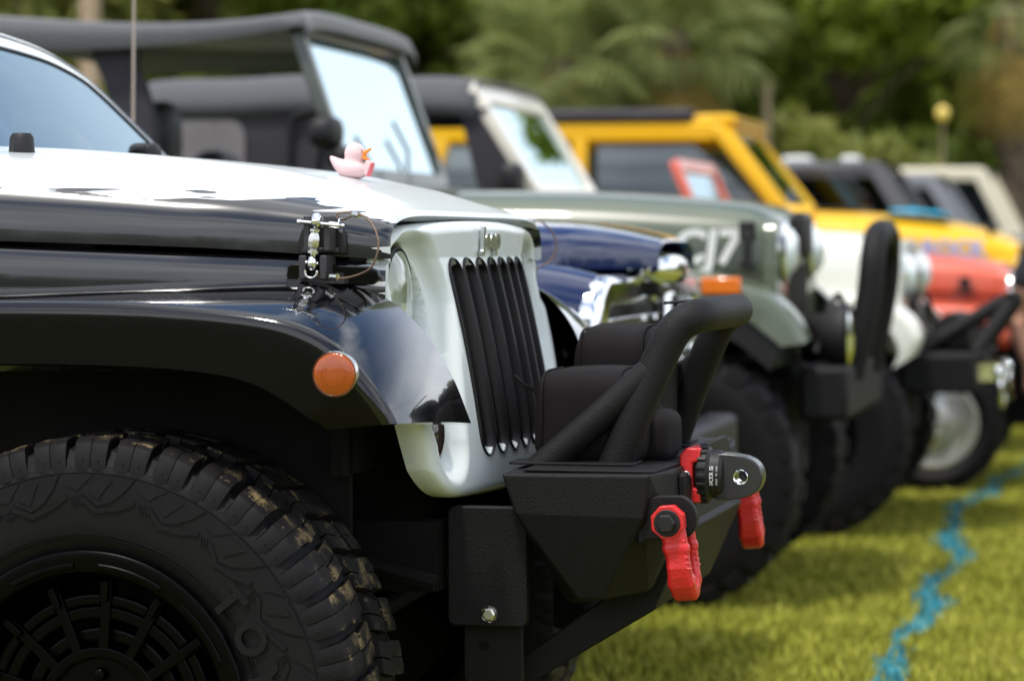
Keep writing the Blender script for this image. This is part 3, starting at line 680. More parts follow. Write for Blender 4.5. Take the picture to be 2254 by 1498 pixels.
# ---- green military style open 4x4 with bimini (third in the row)
def green_car():
    t = car('open_off_road_car', 'drab green off-road car with black bimini top and folded-down sides', .527, 10.52); gp = M['green_paint']
    prof = [(-.62, 1.13, 1.375, .66), (-.2, 1.115, 1.37, .64), (.15, 1.10, 1.35, .62), (.38, 1.10, 1.325, .60), (.47, 1.10, 1.28, .59)]
    hd = hood_g(prof, -.62, .47, ex=(.35, .55)).build('hood', gp, t)
    g = G(); g.text('CJ7', .155, .003, frame((.245, -.629, 1.175), (1, .075, 0), (0, 0, 1)), bold=.005, shear=.12); o = g.build('lettering', M['letter'], hd, smooth=0); o['label'] = 'white CJ7 lettering on the hood side'
    g = G(); g.box((.386, -.625, 1.235), (.055, .03, .06)); g.box((.386, -.63, 1.17), (.028, .03, .12)); g.box((.386, -.63, 1.12), (.05, .03, .03)); g.build('hood_latch', M['rubber'], hd, bevel=.006)
    tub(t, gp, -2.4, -.62, .62, 1.15, .72)
    g = G(); g.box((-.1, 0, 1.0), (1.06, 1.18, .24)); g.build('engine_bay', gp, t, bevel=.01)
    gl = slotted_grille(t, .48, .60, .78, 1.27, gp, zs0=.84, zs1=1.12)
    for y in (-.41, .41): headlamp(gl, .485, y, 1.165, .088)
    g = G(); g.box((.50, -.06, 1.22), (.05, .3, .16)); g.build('hood_nose_cover', M['rubber'], t, bevel=.03)
    for sg in (1, -1):
        rd = [(-.85, -.80, .85), (-.68, -.80, 1.03), (-.4, -.80, 1.09), (0, -.80, 1.10), (.25, -.80, 1.09), (.45, -.80, 1.035), (.55, -.80, .95), (.595, -.80, .87)]
        inn = [(x+.0, -.58, z+.012) for x, y, z in rd]; lw = [(-.78, -.81, .84), (-.62, -.81, .95), (-.38, -.81, 1.0), (0, -.81, 1.01), (.22, -.81, 1.0), (.38, -.81, .96), (.47, -.81, .90), (.52, -.81, .86)]
        if sg < 0: rd, inn, lw = mir(rd), mir(inn), mir(lw)
        f = flare_g(inn, rd, lw, rr=.035).build('fender', gp, t)
        if sg > 0: side_light(f, .325, -.815, 1.055, .13, .055)
        lw2 = [(x, y*.985, z) for x, y, z in lw]; g = flare_g([(x*.96, y*.80, z-.02) for x, y, z in lw2], lw2, [(x*.93, y*1.0, z-.08) for x, y, z in lw2], rr=.02); fl = g.build('rubber_flare', M['rubber'], t)
    ws = windscreen(t, -.93, 1.40, -1.13, 1.955, .72, .70, .055, M['green_paint2'], M['glass'])
    for y in (-.12, .32):
        g = G(); g.tube([(-.89, y, 1.45), (-.915, y+.10, 1.52), (-.95, y+.02, 1.62)], .007, 6); g.build('wiper', M['rubber'], ws)
    g = G(); g.box((-.93, 0, 1.35), (.12, 1.36, .10)); g.build('cowl', M['green_paint2'], t, bevel=.02)
    # mirror cluster by the near screen post
    g = G(); g.blob((-1.0, -.80, 1.56), (.05, .10, .055), .7); g.blob((-.94, -.77, 1.48), (.06, .09, .035), .6); g.tube([(-.95, -.70, 1.42), (-.97, -.76, 1.5), (-1.0, -.8, 1.56)], .014, 8); g.build('mirror', M['rubber'], t)
    # bimini
    g = G(); rows = []
    for i in range(15):
        u = i/14; x = -1.10-1.17*u; sag = .034*sin(pi*u**.85); row = []
        for j in range(17):
            y = -.74+1.48*j/16; e = abs(y)/.74; z = 1.985-sag-.018*e**4+(.005*u)
            row.append((x, y, z))
        edge = .045+.075*u
        row = [(x, -.745, row[0][2]-edge)]+row+[(x, .745, row[-1][2]-edge)]; rows.append(row)
    rows.insert(0, [(x+.03, y, z-.06) for x, y, z in rows[0]]); rows.append([(x-.03, y, z-.10) for x, y, z in rows[-1]])
    g.grid(rows); o = g.build('bimini_top', M['canvas_grey'], t, smooth=50); s = o.modifiers.new('solid', 'SOLIDIFY'); s.thickness = .012
    for y in (-.36, .36):
        g = G(); g.blob((-1.75, y, 1.28), (.09, .21, .26), .65); g.blob((-1.72, y, 1.56 if y < 0 else 1.42), (.055, .12, .13 if y < 0 else .05), .7); g.blob((-1.52, y, 1.12), (.27, .24, .09), .6); g.build('seat', M['seat'], t)
    g = G(); g.lathe([(.18+.014*cos(a), .014*sin(a)) for a in [2*pi*k/8 for k in range(9)]], 32, 'x', (-1.3, .36, 1.42)); g.build('steering_wheel', M['rubber'], t)
    g = G(); g.prism([(-1.90, 1.90), (-1.70, 1.90), (-1.71, 1.80), (-1.68, 1.74), (-1.645, 1.62), (-1.64, 1.35), (-1.82, 1.20), (-1.80, 1.66), (-1.82, 1.74), (-1.86, 1.83)], -.69, -.62); g.build('rolled_side_curtain', M['canvas'], t, bevel=.01)
    undercarriage(t, 0, -2.35, .8, .44)
    for x in (0, -2.37):
        x += .15; wheel(t, x, -.70, .43, .43, .30, .20, 'plain', M['rimblack']); wheel(t, x, .70, .43, .43, .30, .20, 'plain', M['rimblack'], True)
    g = G(); g.box((.64, 0, .70), (.16, 1.30, .18)); bp = g.build('bumper', M['powder'], t, bevel=.02)
    # tall hoop of thick tube seen nearly edge-on, with covered driving lamps
    g = G(); g.tube(cr([(.70, -.34, .74), (.755, -.33, 1.0), (.77, -.30, 1.16), (.775, -.18, 1.225), (.775, .18, 1.225), (.77, .30, 1.16), (.755, .33, 1.0), (.70, .34, .74)], 60), .043, 18); g.build('hoop_bar', M['powder'], bp)
    for y in (-.46,):
        g = G(); g.lathe([(0, .60), (.07, .61), (.105, .66), (.11, .695), (.10, .70), (0, .705)], 36, 'x', (0, y, .885)); o = g.build('driving_lamp', M['rubber'], bp)
        g = G(); g.lathe([(.10, .703), (.108, .709), (.098, .712), (.06, .722), (0, .726)], 36, 'x', (0, y, .885)); g.build('lamp_rim', M['chrome'], o)
    g = G(); g.blob((.60, 0, .86), (.10, .28, .09), .5); g.build('winch', M['neoprene'], bp)
    g = G(); g.tube([(.57, -.12, .86), (.62, -.12, .88), (.66, -.12, .9)], .03, 8); g.build('winch_plug', M['rubber'], bp); g = G(); g.tube(cr([(.60, -.5, .83), (.66, -.4, 1.02), (.7, -.3, .86)], 12), .011, 8); g.build('cable', M['rubber'], bp)
    return t
M['green_paint2'] = mat('dark_olive_metal', (.05, .06, .048), .4, coat=.3)
green_car()

# ---- blue pickup with chrome nose (second in the row)
def blue_car():
    t = car('pickup_truck', 'dark blue pickup with chrome framed nose next to the white and black car', -.183, 8.05); bp_ = M['blue_paint']
    prof = [(-1.25, 1.14, 1.275, .70), (-.6, 1.135, 1.272, .70), (0, 1.13, 1.265, .68), (.38, 1.13, 1.252, .60), (.52, 1.13, 1.232, .42), (.63, 1.13, 1.205, .30)]
    hood_g(prof, -1.25, .63, n=44, ex=(.40, .55), lip=True).build('hood', bp_, t)
    # front wings with rounded shoulder
    for sg in (1, -1):
        secs = []
        for i in range(26):
            x = -1.25+1.80*i/25; k = max(0, (i-20)/5); z1 = 1.165-.045*k*k; hw = .86-.05*k*k
            pl_ = [(x, -.60, z1-.01), (x, -.72, z1), (x, -hw+.06, z1-.012), (x, -hw+.02, z1-.04), (x, -hw, z1-.09), (x, -hw, .95), (x, -hw+.015, .90), (x, -hw, .84), (x, -hw+.02, .70 if abs(x) > .45 else .86), (x, -.60, .70)]
            secs.append(pl_ if sg > 0 else [(a, -b, c_) for a, b, c_ in pl_])
        g = G(); g.loft(secs); g.build('fender', bp_, t, smooth=50)
    tub(t, bp_, -2.75, -1.25, .55, 1.15, .86)
    tub(t, bp_, -4.4, -2.80, .55, 1.12, .86, 'cargo_bed')
    for y in (-.72, .72):
        for a, b, c_ in ((-1.30, -1.62, .06), (-2.62, -2.5, .12)): g = G(); post(g, (a, y, 1.14), (b, y*.88, 1.66), c_, .05); g.build('cab_post', bp_, t, bevel=.01)
    tub(t, bp_, -2.55, -1.58, 1.64, 1.72, .66, 'roof'); windscreen(t, -1.27, 1.15, -1.60, 1.65, .74, .64, .05, bp_, M['glass'])
    # chrome nose: rounded outer frame, horizontal bars, raised centre with emblem bar
    xf = .60
    g = G(); o_ = [Vector((xf-.035*abs(a)**2, a, b)) for a, b in rrect(0, .94, 1.64, .35, .11)]; i_ = [Vector((xf-.035*abs(a)**2, a, b)) for a, b in rrect(0, .925, 1.46, .22, .08)]
    frame_ring(g, o_, i_, Vector((-.11, 0, 0))); gr = g.build('grille_surround', M['chrome'], t, bevel=.024, seg=4)
    g = G(); g.box((xf-.09, 0, .93), (.02, 1.5, .26)); g.build('grille_backing', M['slot'], t)
    for k in range(5):
        g = G(); g.box((xf-.03, 0, .85+k*.038), (.03, 1.44, .017)); g.build('grille_bar', M['chrome'], gr, bevel=.002)
    g = G(); g.blob((xf-.02, 0, 1.125), (.075, .24, .050), .8); g.build('centre_crown', M['chrome'], gr)
    g = G(); g.box((xf+.0, 0, .945), (.05, .11, .25)); g.build('centre_bar', M['chrome'], gr, bevel=.014, seg=3)
    g = G(); g.box((xf-.005, 0, 1.075), (.04, .34, .035)); g.build('crown_inset', M['slot'], gr, bevel=.01)
    g = G(); g.box((xf-.01, 0, .80), (.05, 1.5, .06)); g.build('lower_valance', bp_, t, bevel=.01)
    ax_, ay_ = -.602, -.80
    g = G(); g.tube([(ax_, ay_, 1.15), (ax_, ay_, 1.19)], .016, 12); g.tube([(ax_, ay_, 1.19), (ax_, ay_, 1.3), (ax_+.006, ay_, 1.8), (ax_+.02, ay_, 2.5)], [.006, .0042, .0034, .0025], 8); g.build('antenna', M['tanbark2'], t)
    bumper_bar(t, .64, .80, .62, .10, .16, M['rubber'])
    undercarriage(t, 0, -2.9, .8, .38)
    for x in (0, -2.9):
        wheel(t, x, -.70, .38, .38, .24, .20, 'plain', M['silver']); wheel(t, x, .70, .38, .38, .24, .20, 'plain', M['silver'], True)
    return t
blue_car()

# ---- off-white 4x4 with black soft top (fourth)
def soft_top(t, m, x0, x1, z, hw, zb, win, sag=.02):
    """roof sheet plus side curtains with rounded windows; win: list of (x0,x1,z0,z1)"""
    g = G(); rows = []
    for i in range(17):
        u = i/16; x = x0+(x1-x0)*u; zz = z-.035*abs(2*u-1)**6-sag*sin(pi*u*2)**2*.6
        rows.append([(x, -hw-.01, zz-.16), (x, -hw, zz-.10), (x, -hw+.03, zz-.03)]+[(x, -hw+.1+(2*hw-.2)*j/8, zz+.012*(1-(2*j/8-1)**2)) for j in range(9)]+[(x, hw-.03, zz-.03), (x, hw, zz-.10), (x, hw+.01, zz-.16)])
    g.grid(rows); o = g.build('soft_top_roof', m[0], t, smooth=60); o.modifiers.new('s', 'SOLIDIFY').thickness = .01
    for sg in (-1, 1):
        a, b, c_, d = win[-1]; g = G(); a = a if sg < 0 else -2.05; ya, yb = sg*(hw-.025), sg*(hw-.010)
        g.prism([(x0, zb), (x0, z-.15), (a, z-.15), (a, zb)], ya, yb); g.prism([(a, d), (a, z-.15), (x1+.05, z-.15), (x1+.01, d)], ya, yb); g.prism([(a, zb), (a, c_), (b+.06, c_), (x1+.32, zb)], ya, yb)
        g.prism([(b-.02, d), (x1+.01, d), (b+.27, c_), (b+.06, c_)], ya, yb); sc_ = g.build('side_curtain', m[1], t)
        for a, b, c_, d in win[:-1]:
            g = G(); g.prism(rrect((a+b)/2, (c_+d)/2, abs(b-a), d-c_, .07), sg*(hw-.014), sg*(hw+.002)); g.build('side_window', M['vinyl_window'], sc_)
    g = G(); g.box((x0+.01, 0, (z+zb)/2-.05), (.015, 2*hw-.06, z-zb-.1)); g.build('rear_curtain', m[1], t)
def white_car():
    t = car('soft_top_off_road_car', 'cream white off-road car with beige windscreen frame and black soft top', 1.242, 12.82); cp = M['cream_paint']
    prof = [(-.70, 1.0, 1.26, .66), (-.2, .99, 1.25, .64), (.25, .98, 1.235, .61), (.44, .98, 1.20, .59)]
    hood_g(prof, -.70, .44, ex=(.32, .5)).build('hood', cp, t)
    g = G(); g.box((-.15, 0, .97), (1.15, 1.2, .05)); g.build('hood_ledge', cp, t, bevel=.01)
    g = G(); g.box((-.15, 0, .86), (1.1, 1.1, .19)); g.build('engine_bay', M['dark'], t)
    tub(t, cp, -2.9, -.72, .60, 1.22, .74)
    gl = slotted_grille(t, .475, .60, .74, 1.19, cp, zs0=.80, zs1=1.08)
    for y in (-.40, .40): headlamp(gl, .48, y, 1.06, .086)
    for sg in (1, -1):
        rd = [(-.65, -.78, .80), (-.5, -.78, .95), (-.2, -.78, .985), (.1, -.78, .985), (.36, -.78, .975), (.50, -.78, .91), (.565, -.78, .82), (.54, -.78, .74)]
        inn = [(x, -.56, z+.01) for x, y, z in rd]; lw = [(x*.85, -.79, z-.05) for x, y, z in rd]
        if sg < 0: rd, inn, lw = mir(rd), mir(inn), mir(lw)
        f = flare_g(inn, rd, lw, rr=.04).build('fender', cp, t); side_light(f, .42, -.79*sg, .90, .06, .05)
    windscreen(t, -.98, 1.36, -1.295, 1.865, .70, .69, .095, M['beige2'], M['glass'])
    g = G(); g.box((-.90, 0, 1.29), (.16, 1.38, .16)); g.build('cowl', cp, t, bevel=.02)
    soft_top(t, (M['canvas_grey2'], M['canvas']), -2.78, -1.27, 1.90, .71, 1.22, [(-2.68, -2.27, 1.42, 1.71), (-1.52, -1.32, 1.40, 1.72)])
    g = G(); g.tube(cr([(-2.06, -.722, 1.25), (-2.07, -.722, 1.6), (-2.0, -.722, 1.74), (-1.5, -.722, 1.76)], 20), .012, 8); g.build('door_seam', M['rubber'], t)
    g = G(); g.blob((-1.1, -.80, 1.45), (.05, .08, .07), .6); g.tube([(-1.02, -.7, 1.36), (-1.1, -.8, 1.45)], .012, 8); g.build('mirror', M['rubber'], t)
    undercarriage(t, 0, -2.4, .8, .42)
    for x in (0, -2.4):
        x += .11; wheel(t, x, -.70, .42, .42, .29, .20, 'plain', M['rimblack']); wheel(t, x, .70, .42, .42, .29, .20, 'plain', M['rimblack'], True)
    g = G(); g.box((.62, 0, .66), (.30, 1.1, .16)); g.box((.70, 0, .73), (.22, .95, .03)); bp = g.build('bumper', M['powder'], t, bevel=.015)
    g = G()
    for y in (-.36, .36): g.tube([(.52, y, .74), (.88, y*.75, .955)], .033, 14); g.tube([(.76, y*1.1, .74), (.90, y*.8, .94)], .033, 14)
    g.tube([(.895, -.30, .952), (.895, .30, .952)], .035, 14); g.build('grille_guard', M['powder'], bp)
    g = G(); g.blob((.66, 0, .80), (.10, .30, .075), .5); g.lathe([(0, -.3), (.07, -.3), (.07, -.12), (.05, -.11), (.05, .11), (.07, .12), (.07, .3), (0, .3)], 20, 'y', (.66, 0, .83)); g.build('winch', M['rubber'], bp)
    g = G(); g.tube(cr([(.50, -.30, .95), (.52, -.2, .86), (.6, -.25, .80)], 10), .01, 6); g.build('cable', M['rubber'], bp); g = G(); g.tube(cr([(.49, -.45, .92), (.56, -.42, .98), (.60, -.4, .84)], 10), .01, 6); g.build('cable', M['rubber'], bp)
    for y in (-.38, .34):
        g = G(); g.tube(cr([(.86, y-.03, .66), (.865, y-.035, .60), (.87, y-.03, .545), (.87, y, .525), (.87, y+.03, .545), (.865, y+.035, .60), (.86, y+.03, .66)], 24), .015, 10); g.tube([(.86, y-.05, .66), (.86, y+.05, .66)], .018, 10); g.blob((.86, y-.05, .66), (.024, .012, .024)); g.box((.80, y, .66), (.12, .02, .07)); g.build('chrome_shackle', M['chrome'], bp)
M['beige2'] = mat('cream_beige_paint', (.66, .62, .52), .35, coat=.4); M['canvas_grey2'] = mat('toplit_black_roof_fabric', (.08, .082, .09), .75, spec=.3, sheen=.1, bump=.5, bscale=200)  # roof fabric carries its top highlight in the grey colour; curtains stay black
white_car()

# ---- orange red open 4x4 (fifth)
def orange_car():
    t = car('open_off_road_car', 'faded orange red open car with low windscreen and ribbed silver wheels', 2.05, 14.95); op = M['orange_paint']
    prof = [(-.80, .98, 1.165, .62), (-.2, .97, 1.15, .60), (.2, .96, 1.125, .585), (.42, .95, 1.09, .57)]
    hd = hood_g(prof, -.80, .42, ex=(.34, .5)).build('hood', op, t)
    tub(t, op, -2.6, -.80, .55, 1.12, .70)
    g = G(); g.box((-.2, 0, .86), (1.2, 1.1, .22)); g.build('engine_bay', op, t, bevel=.02)
    gl = slotted_grille(t, .455, .58, .68, 1.07, op, zs0=.74, zs1=.98, pitch=.07, sw=.04)
    for y in (-.47, .47): headlamp(gl, .46, y, .955, .085)
    g = G(); g.box((.25, -.60, 1.0), (.05, .02, .05)); g.box((.25, -.60, .955), (.10, .02, .02)); g.build('hood_emblem', M['rubber'], hd)
    for sg in (1, -1):
        rd = [(-.6, -.74, .70), (-.45, -.74, .86), (-.15, -.74, .895), (.2, -.74, .89), (.42, -.74, .86), (.50, -.74, .78)]
        inn = [(x, -.54, z+.01) for x, y, z in rd]; lw = [(x*.86, -.75, z-.05) for x, y, z in rd]
        if sg < 0: rd, inn, lw = mir(rd), mir(inn), mir(lw)
        flare_g(inn, rd, lw, rr=.04).build('fender', op, t)
    ws = windscreen(t, -.95, 1.16, -1.14, 1.605, .66, .65, .06, op, M['glass'])
    for y in (-.3, .3): g = G(); g.blob((-1.85, y, 1.15), (.09, .2, .28), .6); g.blob((-1.65, y, .95), (.22, .2, .08), .6); g.build('seat', M['letter'], t)
    undercarriage(t, .10, -2.2, .75, .33, .55)
    for x in (.11, -2.15):
        wheel(t, x, -.66, .335, .335, .20, .215, 'slot', M['silver']); wheel(t, x, .66, .335, .335, .20, .215, 'slot', M['silver'], True)
    g = G(); g.box((.62, 0, .50), (.10, 1.4, .14)); g.box((.55, -.25, .50), (.2, .06, .08)); g.build('bumper', op, t, bevel=.01)
    g = G()
    for y in (-.3, .3): g.tube([(.60, y, .55), (.74, y, .66), (.70, y, .86), (.60, y, .95)], .022, 10)
    g.tube([(.60, -.3, .95), (.60, .3, .95)], .022, 10); g.build('push_bar', M['rubber'], t)
orange_car()

# ---- yellow boxy 4x4 (sixth)
def yellow_car():
    t = car('hard_top_off_road_car', 'bright yellow boxy off-road car with black roof and lettering on its hood side', 2.346, 17.3); yp = M['yellow_paint']
    prof = [(-.55, 1.10, 1.375, .74), (-.2, 1.09, 1.355, .74), (.2, 1.08, 1.31, .73), (.45, 1.07, 1.25, .72), (.60, 1.06, 1.19, .70)]
    hd = hood_g(prof, -.55, .60, ex=(.35, .55)).build('hood', yp, t)
    tub(t, yp, -3.0, -.53, .62, 1.40, .78); tub(t, yp, -.56, .60, .72, 1.10, .78, 'front_body')
    g = G(); g.prism([(-.85, -.5), (-.85, .5), (-.3, .45), (-.3, -.45)], 1.375, 1.395, 'xy'); g.build('cowl_vent', M['rubber'], t)
    g = G(); g.text('JEEP ROCK', .125, .004, SIDE((.13, -.752, 1.155)), bold=.004); o = g.build('lettering', M['letter_blue'], hd, smooth=0); o['label'] = 'pale lettering along the hood side'
    g = G(); g.box((-.32, -.745, 1.155), (.07, .01, .09)); g.build('blue_badge', M['letter_blue'], hd)
    windscreen(t, -.64, 1.37, -1.02, 1.865, .74, .70, .05, yp, M['glass'])
    for y in (-.745, .745):
        for a, b, c_ in ((-.71, -1.08, .11), (-1.85, -1.85, .09), (-2.80, -2.66, .16)): g = G(); post(g, (a, y, 1.38), (b, y*.95, 1.85), c_, .055); g.build('roof_post', yp, t, bevel=.02)
    for y in (-.71, .71): g = G(); g.box((-1.95, y, 1.81), (1.75, .06, .11)); g.build('roof_rail', yp, t, bevel=.02)
    for y in (-.72, .72):
        for pp in ([(-1.75, 1.40), (-1.75, 1.74), (-1.2, 1.74), (-.80, 1.40)], [(-2.7, 1.40), (-2.62, 1.74), (-1.92, 1.74), (-1.92, 1.40)]): g = G(); g.prism(pp, y-.005, y+.005); g.build('side_window', M['vinyl_window2'], t)
    tub(t, M['canvas'], -2.75, -1.20, 1.862, 1.945, .755, 'roof'); g = G()
    g.loft([[(x, a, b) for a, b in rrect(0, 1.875, 2*.705-k, .075-k, .03)] for x, k in ((-1.22, .0), (-1.0, 0), (-.96, .03))]); g.build('windscreen_header', yp, t)
    gl = G(); gl.box((.61, 0, .98), (.04, 1.4, .26)); g_ = gl.build('grille', M['letter'], t, bevel=.01)
    for y in (-.56, .56): headlamp(g_, .63, y, .98, .09)
    g = G(); g.blob((.45, -.60, 1.275), (.03, .03, .03)); g.tube([(.45, -.6, 1.2), (.45, -.6, 1.27)], .012, 6); g.build('hood_pin', M['rubber'], t)
    bumper_bar(t, .72, .76, .66, .12, .15, M['chrome']); undercarriage(t, 0, -2.35, .8, .40)
    for x in (0, -2.35):
        wheel(t, x, -.68, .40, .40, .26, .20, 'plain', M['silver']); wheel(t, x, .68, .40, .40, .26, .20, 'plain', M['silver'], True)
M['vinyl_window2'] = mat('reflection_streaked_side_window', (.06, .08, .10), .12, spec=.8, coat=.5, col2=(.22, .27, .30), vscale=1, stretch=(.6, 1, 7))  # pale streaks paint layered reflections into the side glass colour
yellow_car()
g = G(); rows = [[(x*.17, y*.10, .012+.012*mn.noise(Vector((x*2, y*3, 1)))+.02*(1-x*x)*(1-y*y)) for y in np.linspace(-1, 1, 9)] for x in np.linspace(-1, 1, 11)]
g.grid(rows); g.grid([[(p[0], p[1], -.002) for p in r_] for r_ in rows])
o = g.build('folded_cloth', M['cyan'], smooth=60); o.location = (2.346+.978*.05-.208*.55, 17.3-.208*.05-.978*.55, 1.345); o.rotation_euler = (0, R(4), AX)
tag(o, 'bright cyan folded cloth lying on the yellow car\'s hood', 'cloth')

# ---- boxy closed 4x4s at the far end
def boxy(label, Ox, Oy, paint, roofz, rack=False, inner=None, winm=None, wb=-2.7, screen_tint=None):
    t = car('station_wagon', label, Ox, Oy)
    prof = [(-.9, 1.0, 1.26, .76), (-.2, .98, 1.23, .75), (.45, .95, 1.16, .72), (.62, .92, 1.10, .70)]
    hood_g(prof, -.9, .62, ex=(.35, .5)).build('hood', paint, t); tub(t, paint, -3.9, -.88, .5, 1.27, .80); tub(t, paint, -.9, .62, .60, 1.0, .80, 'front_body')
    windscreen(t, -.90, 1.26, -1.17, roofz-.05, .74, .68, .05, paint, M['glass'])
    for y in (-.74, .74):
        for xb, xt, wd in ((-.94, -1.20, .13), (-2.0, -2.0, .09), (-2.85, -2.85, .09), (-3.8, -3.65, .14)): g = G(); post(g, (xb, y, 1.25), (xt, y*.94, roofz-.02), wd, .06); g.build('roof_post', paint, t, bevel=.01)
        g = G(); g.box((-2.45, y*.95, roofz-.06), (2.55, .05, .08)); g.build('roof_rail', paint, t, bevel=.01)
    tub(t, paint, -3.75, -1.15, roofz-.06, roofz+.01, .70, 'roof')
    for y in (-.71, .71): g = G(); g.prism([(-3.65, 1.27), (-3.6, roofz-.08), (-1.22, roofz-.08), (-1.0, 1.27)], y-.004, y+.004); g.build('side_window', winm or M['dkglass'], t)
    if inner:
        for y in (-.35, .35): g = G(); g.blob((-1.75, y, 1.32), (.10, .24, .26), .6); g.blob((-1.75, y, 1.6), (.06, .13, .08), .7); g.build('seat', inner, t)
    if rack:
        for x, w_ in ((-1.73, .20), (-1.38, .13)):
            g = G(); g.blob((x, -.45, roofz+.03), (w_*.5, .10, .024), .5); g.build('roof_light', M['letter'], t)
        g = G()
        for x in (-2.0, -3.3): g.box((x, 0, roofz+.03), (.04, 1.3, .02))
        g.build('roof_rack', M['rubber'], t)
    g = G(); g.box((.63, 0, .88), (.04, 1.3, .22)); g_ = g.build('grille', M['slot'], t)
    for y in (-.58, .58): headlamp(g_, .64, y, .88, .085)
    bumper_bar(t, .72, .78, .58, .12, .16, M['rubber']); undercarriage(t, 0, wb, .8, .38)
    for x in (0, wb):
        wheel(t, x, -.70, .38, .38, .25, .20, 'plain', M['silver']); wheel(t, x, .70, .38, .38, .25, .20, 'plain', M['silver'], True)
    return t
M['grey_paint'] = mat('grey_blue_paint', (.16, .165, .18), .3, coat=.5)
boxy('dark grey boxy wagon with white roof lights behind the yellow car', 3.66, 19.7, M['charcoal_paint'], 1.70, True, M['redseat'])
boxy('blue grey wagon, only its windscreen showing between dark and beige ones', 4.33, 22, M['grey_paint'], 1.67, False)
boxy('beige boxy wagon with red seats, last in the row', 5.06, 24.4, M['beige_paint'], 1.78, False, M['redseat'])
# ------------------------------------------------------------------ the near car: white with a torn black wrap
J = empty('off_road_car', (-.465, 5.636, 0), R(-13))
tag(J, 'nearest off-road car, white with torn black wrap, winch bumper and red shackles', 'car', GRP)
WP, BP, PW = M['white_paint'], M['black_paint'], M['powder']
hprof = [(-.62, 1.212, 1.372, .715), (-.25, 1.200, 1.357, .685), (.06, 1.190, 1.328, .650), (.22, 1.181, 1.298, .620), (.32, 1.174, 1.275, .602), (.400, 1.169, 1.250, .585)]
hood = hood_g(hprof, -.62, .400, n=60, nv=96, ex=(.42, .62), bulge=.008, ex2=(.30, .42)).build('hood', M['hood2'], J, smooth=50)
# body side strip under the hood seam, running to the grille
for sg in (-1, 1):
    g = G(); rows = []
    for x in np.linspace(-.75, .395, 30):
        zt = interp([(-.75, 1.208), (-.25, 1.192), (.26, 1.172), (.44, 1.158)], x); yb = interp([(-.75, .715), (-.25, .680), (.06, .645), (.22, .614), (.40, .578)], x)
        rows.append([(x, sg*(yb-.03), zt), (x, sg*(yb-.006), zt-.001), (x, sg*yb, zt-.006), (x, sg*(yb+.004), zt-.035), (x, sg*(yb+.004), 1.04), (x, sg*(yb-.02), .98)])
    g.grid(rows); g.build('body_side', M['side2'], J, smooth=50)
    sp_ = []
    g = G(); g.prism([(.25, 1.128), (.25, 1.158), (.26, 1.163), (.385, 1.158), (.402, 1.150), (.405, 1.136), (.392, 1.127), (.26, 1.124)], 0, sg*.010); o = g.build('side_panel', BP, J, bevel=.003, loc=(-.012, sg*.6615, 0)); o.rotation_euler = (0, 0, 0)
    for v_ in o.data.vertices: v_.co.y += -sg*(v_.co.x-.25)*.185-sg*.038
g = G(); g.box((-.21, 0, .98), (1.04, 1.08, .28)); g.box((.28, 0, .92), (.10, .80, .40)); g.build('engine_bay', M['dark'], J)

# grille: pressed panel as a height field with recessed lamps and seven slots
SL = [(-.252+.084*i) for i in range(7)]; ZS0, ZS1 = .822, 1.168
def sstep(a, b, x): t = np.clip((x-a)/(b-a), 0, 1); return t*t*(3-2*t)
def lean(y, z):
    t = np.clip((1.17-z)/.35, 0, 1.3); return (.070*t*(1.35-.35*t))*(1-.08*np.clip(np.abs(y)/.57, 0, 1)**2)
def gx(y, z): return .434+lean(y, z)-.125*y*y
def grille_mesh():
    nu, nv = 380, 150; u = np.linspace(-1, 1, nu); v = np.linspace(0, 1, nv); U, V = np.meshgrid(u, v, indexing='ij')
    zt = 1.236-.016*U**2-.030*np.abs(U)**16; zb = .752+.008*np.abs(U)**2+.055*np.abs(U)**16
    Z = zb+(zt-zb)*V; wz = np.interp(Z, [.755, .80, .86, .95, 1.05, 1.24], [.508, .530, .552, .578, .582, .572]); Y = U*wz
    X = gx(Y, Z)
    e = np.minimum(np.minimum((1-np.abs(U))*wz, (1-V)*(zt-zb)), V*(zt-zb)); r = .020
    X -= r*(1-np.sqrt(np.clip(1-(1-np.clip(e/r, 0, 1))**2, 0, 1)))
    A = np.abs(Y)
    # scallop round lamp and indicator
    t = np.clip((1.09-Z)/.235, 0, 1); cy = .450-.022*t; cz = 1.09-.235*t; rad = .152-.076*t
    ef = sstep(.008, .040, e); d = np.hypot(A-cy, Z-cz); X -= ef*.030*sstep(rad, rad-.045, d)+.006*sstep(rad-.02, rad-.03, d)*sstep(1.0, 1.006, Z)
    d = np.hypot(A-.452, Z-1.095); X -= .055*sstep(.101, .094, d)
    d = np.hypot((A-.428)/.80, Z-.866); X -= .012*sstep(.058, .050, d)
    for y0 in SL:   # slot openings
        zc = np.clip(Z, ZS0+.040, ZS1-.040); d = np.hypot(Y-y0, Z-zc); X -= .03*sstep(.0375, .034, d)
    rows = [[(float(X[i, j]), float(Y[i, j]), float(Z[i, j])) for j in range(nv)] for i in range(nu)]
    g = G(); g.grid(rows)
    ring = [rows[i][0] for i in range(nu)]+[rows[-1][j] for j in range(1, nv)]+[rows[i][-1] for i in range(nu-2, -1, -1)]+[rows[0][j] for j in range(nv-2, 0, -1)]
    g.grid([ring, [(x-.010, y*1.0, z) for x, y, z in ring], [(max(.36, x-.026), y*.995, z) for x, y, z in ring]], closev=True)
    return g
gril = grille_mesh().build('grille', WP, J, smooth=70, weld=True)
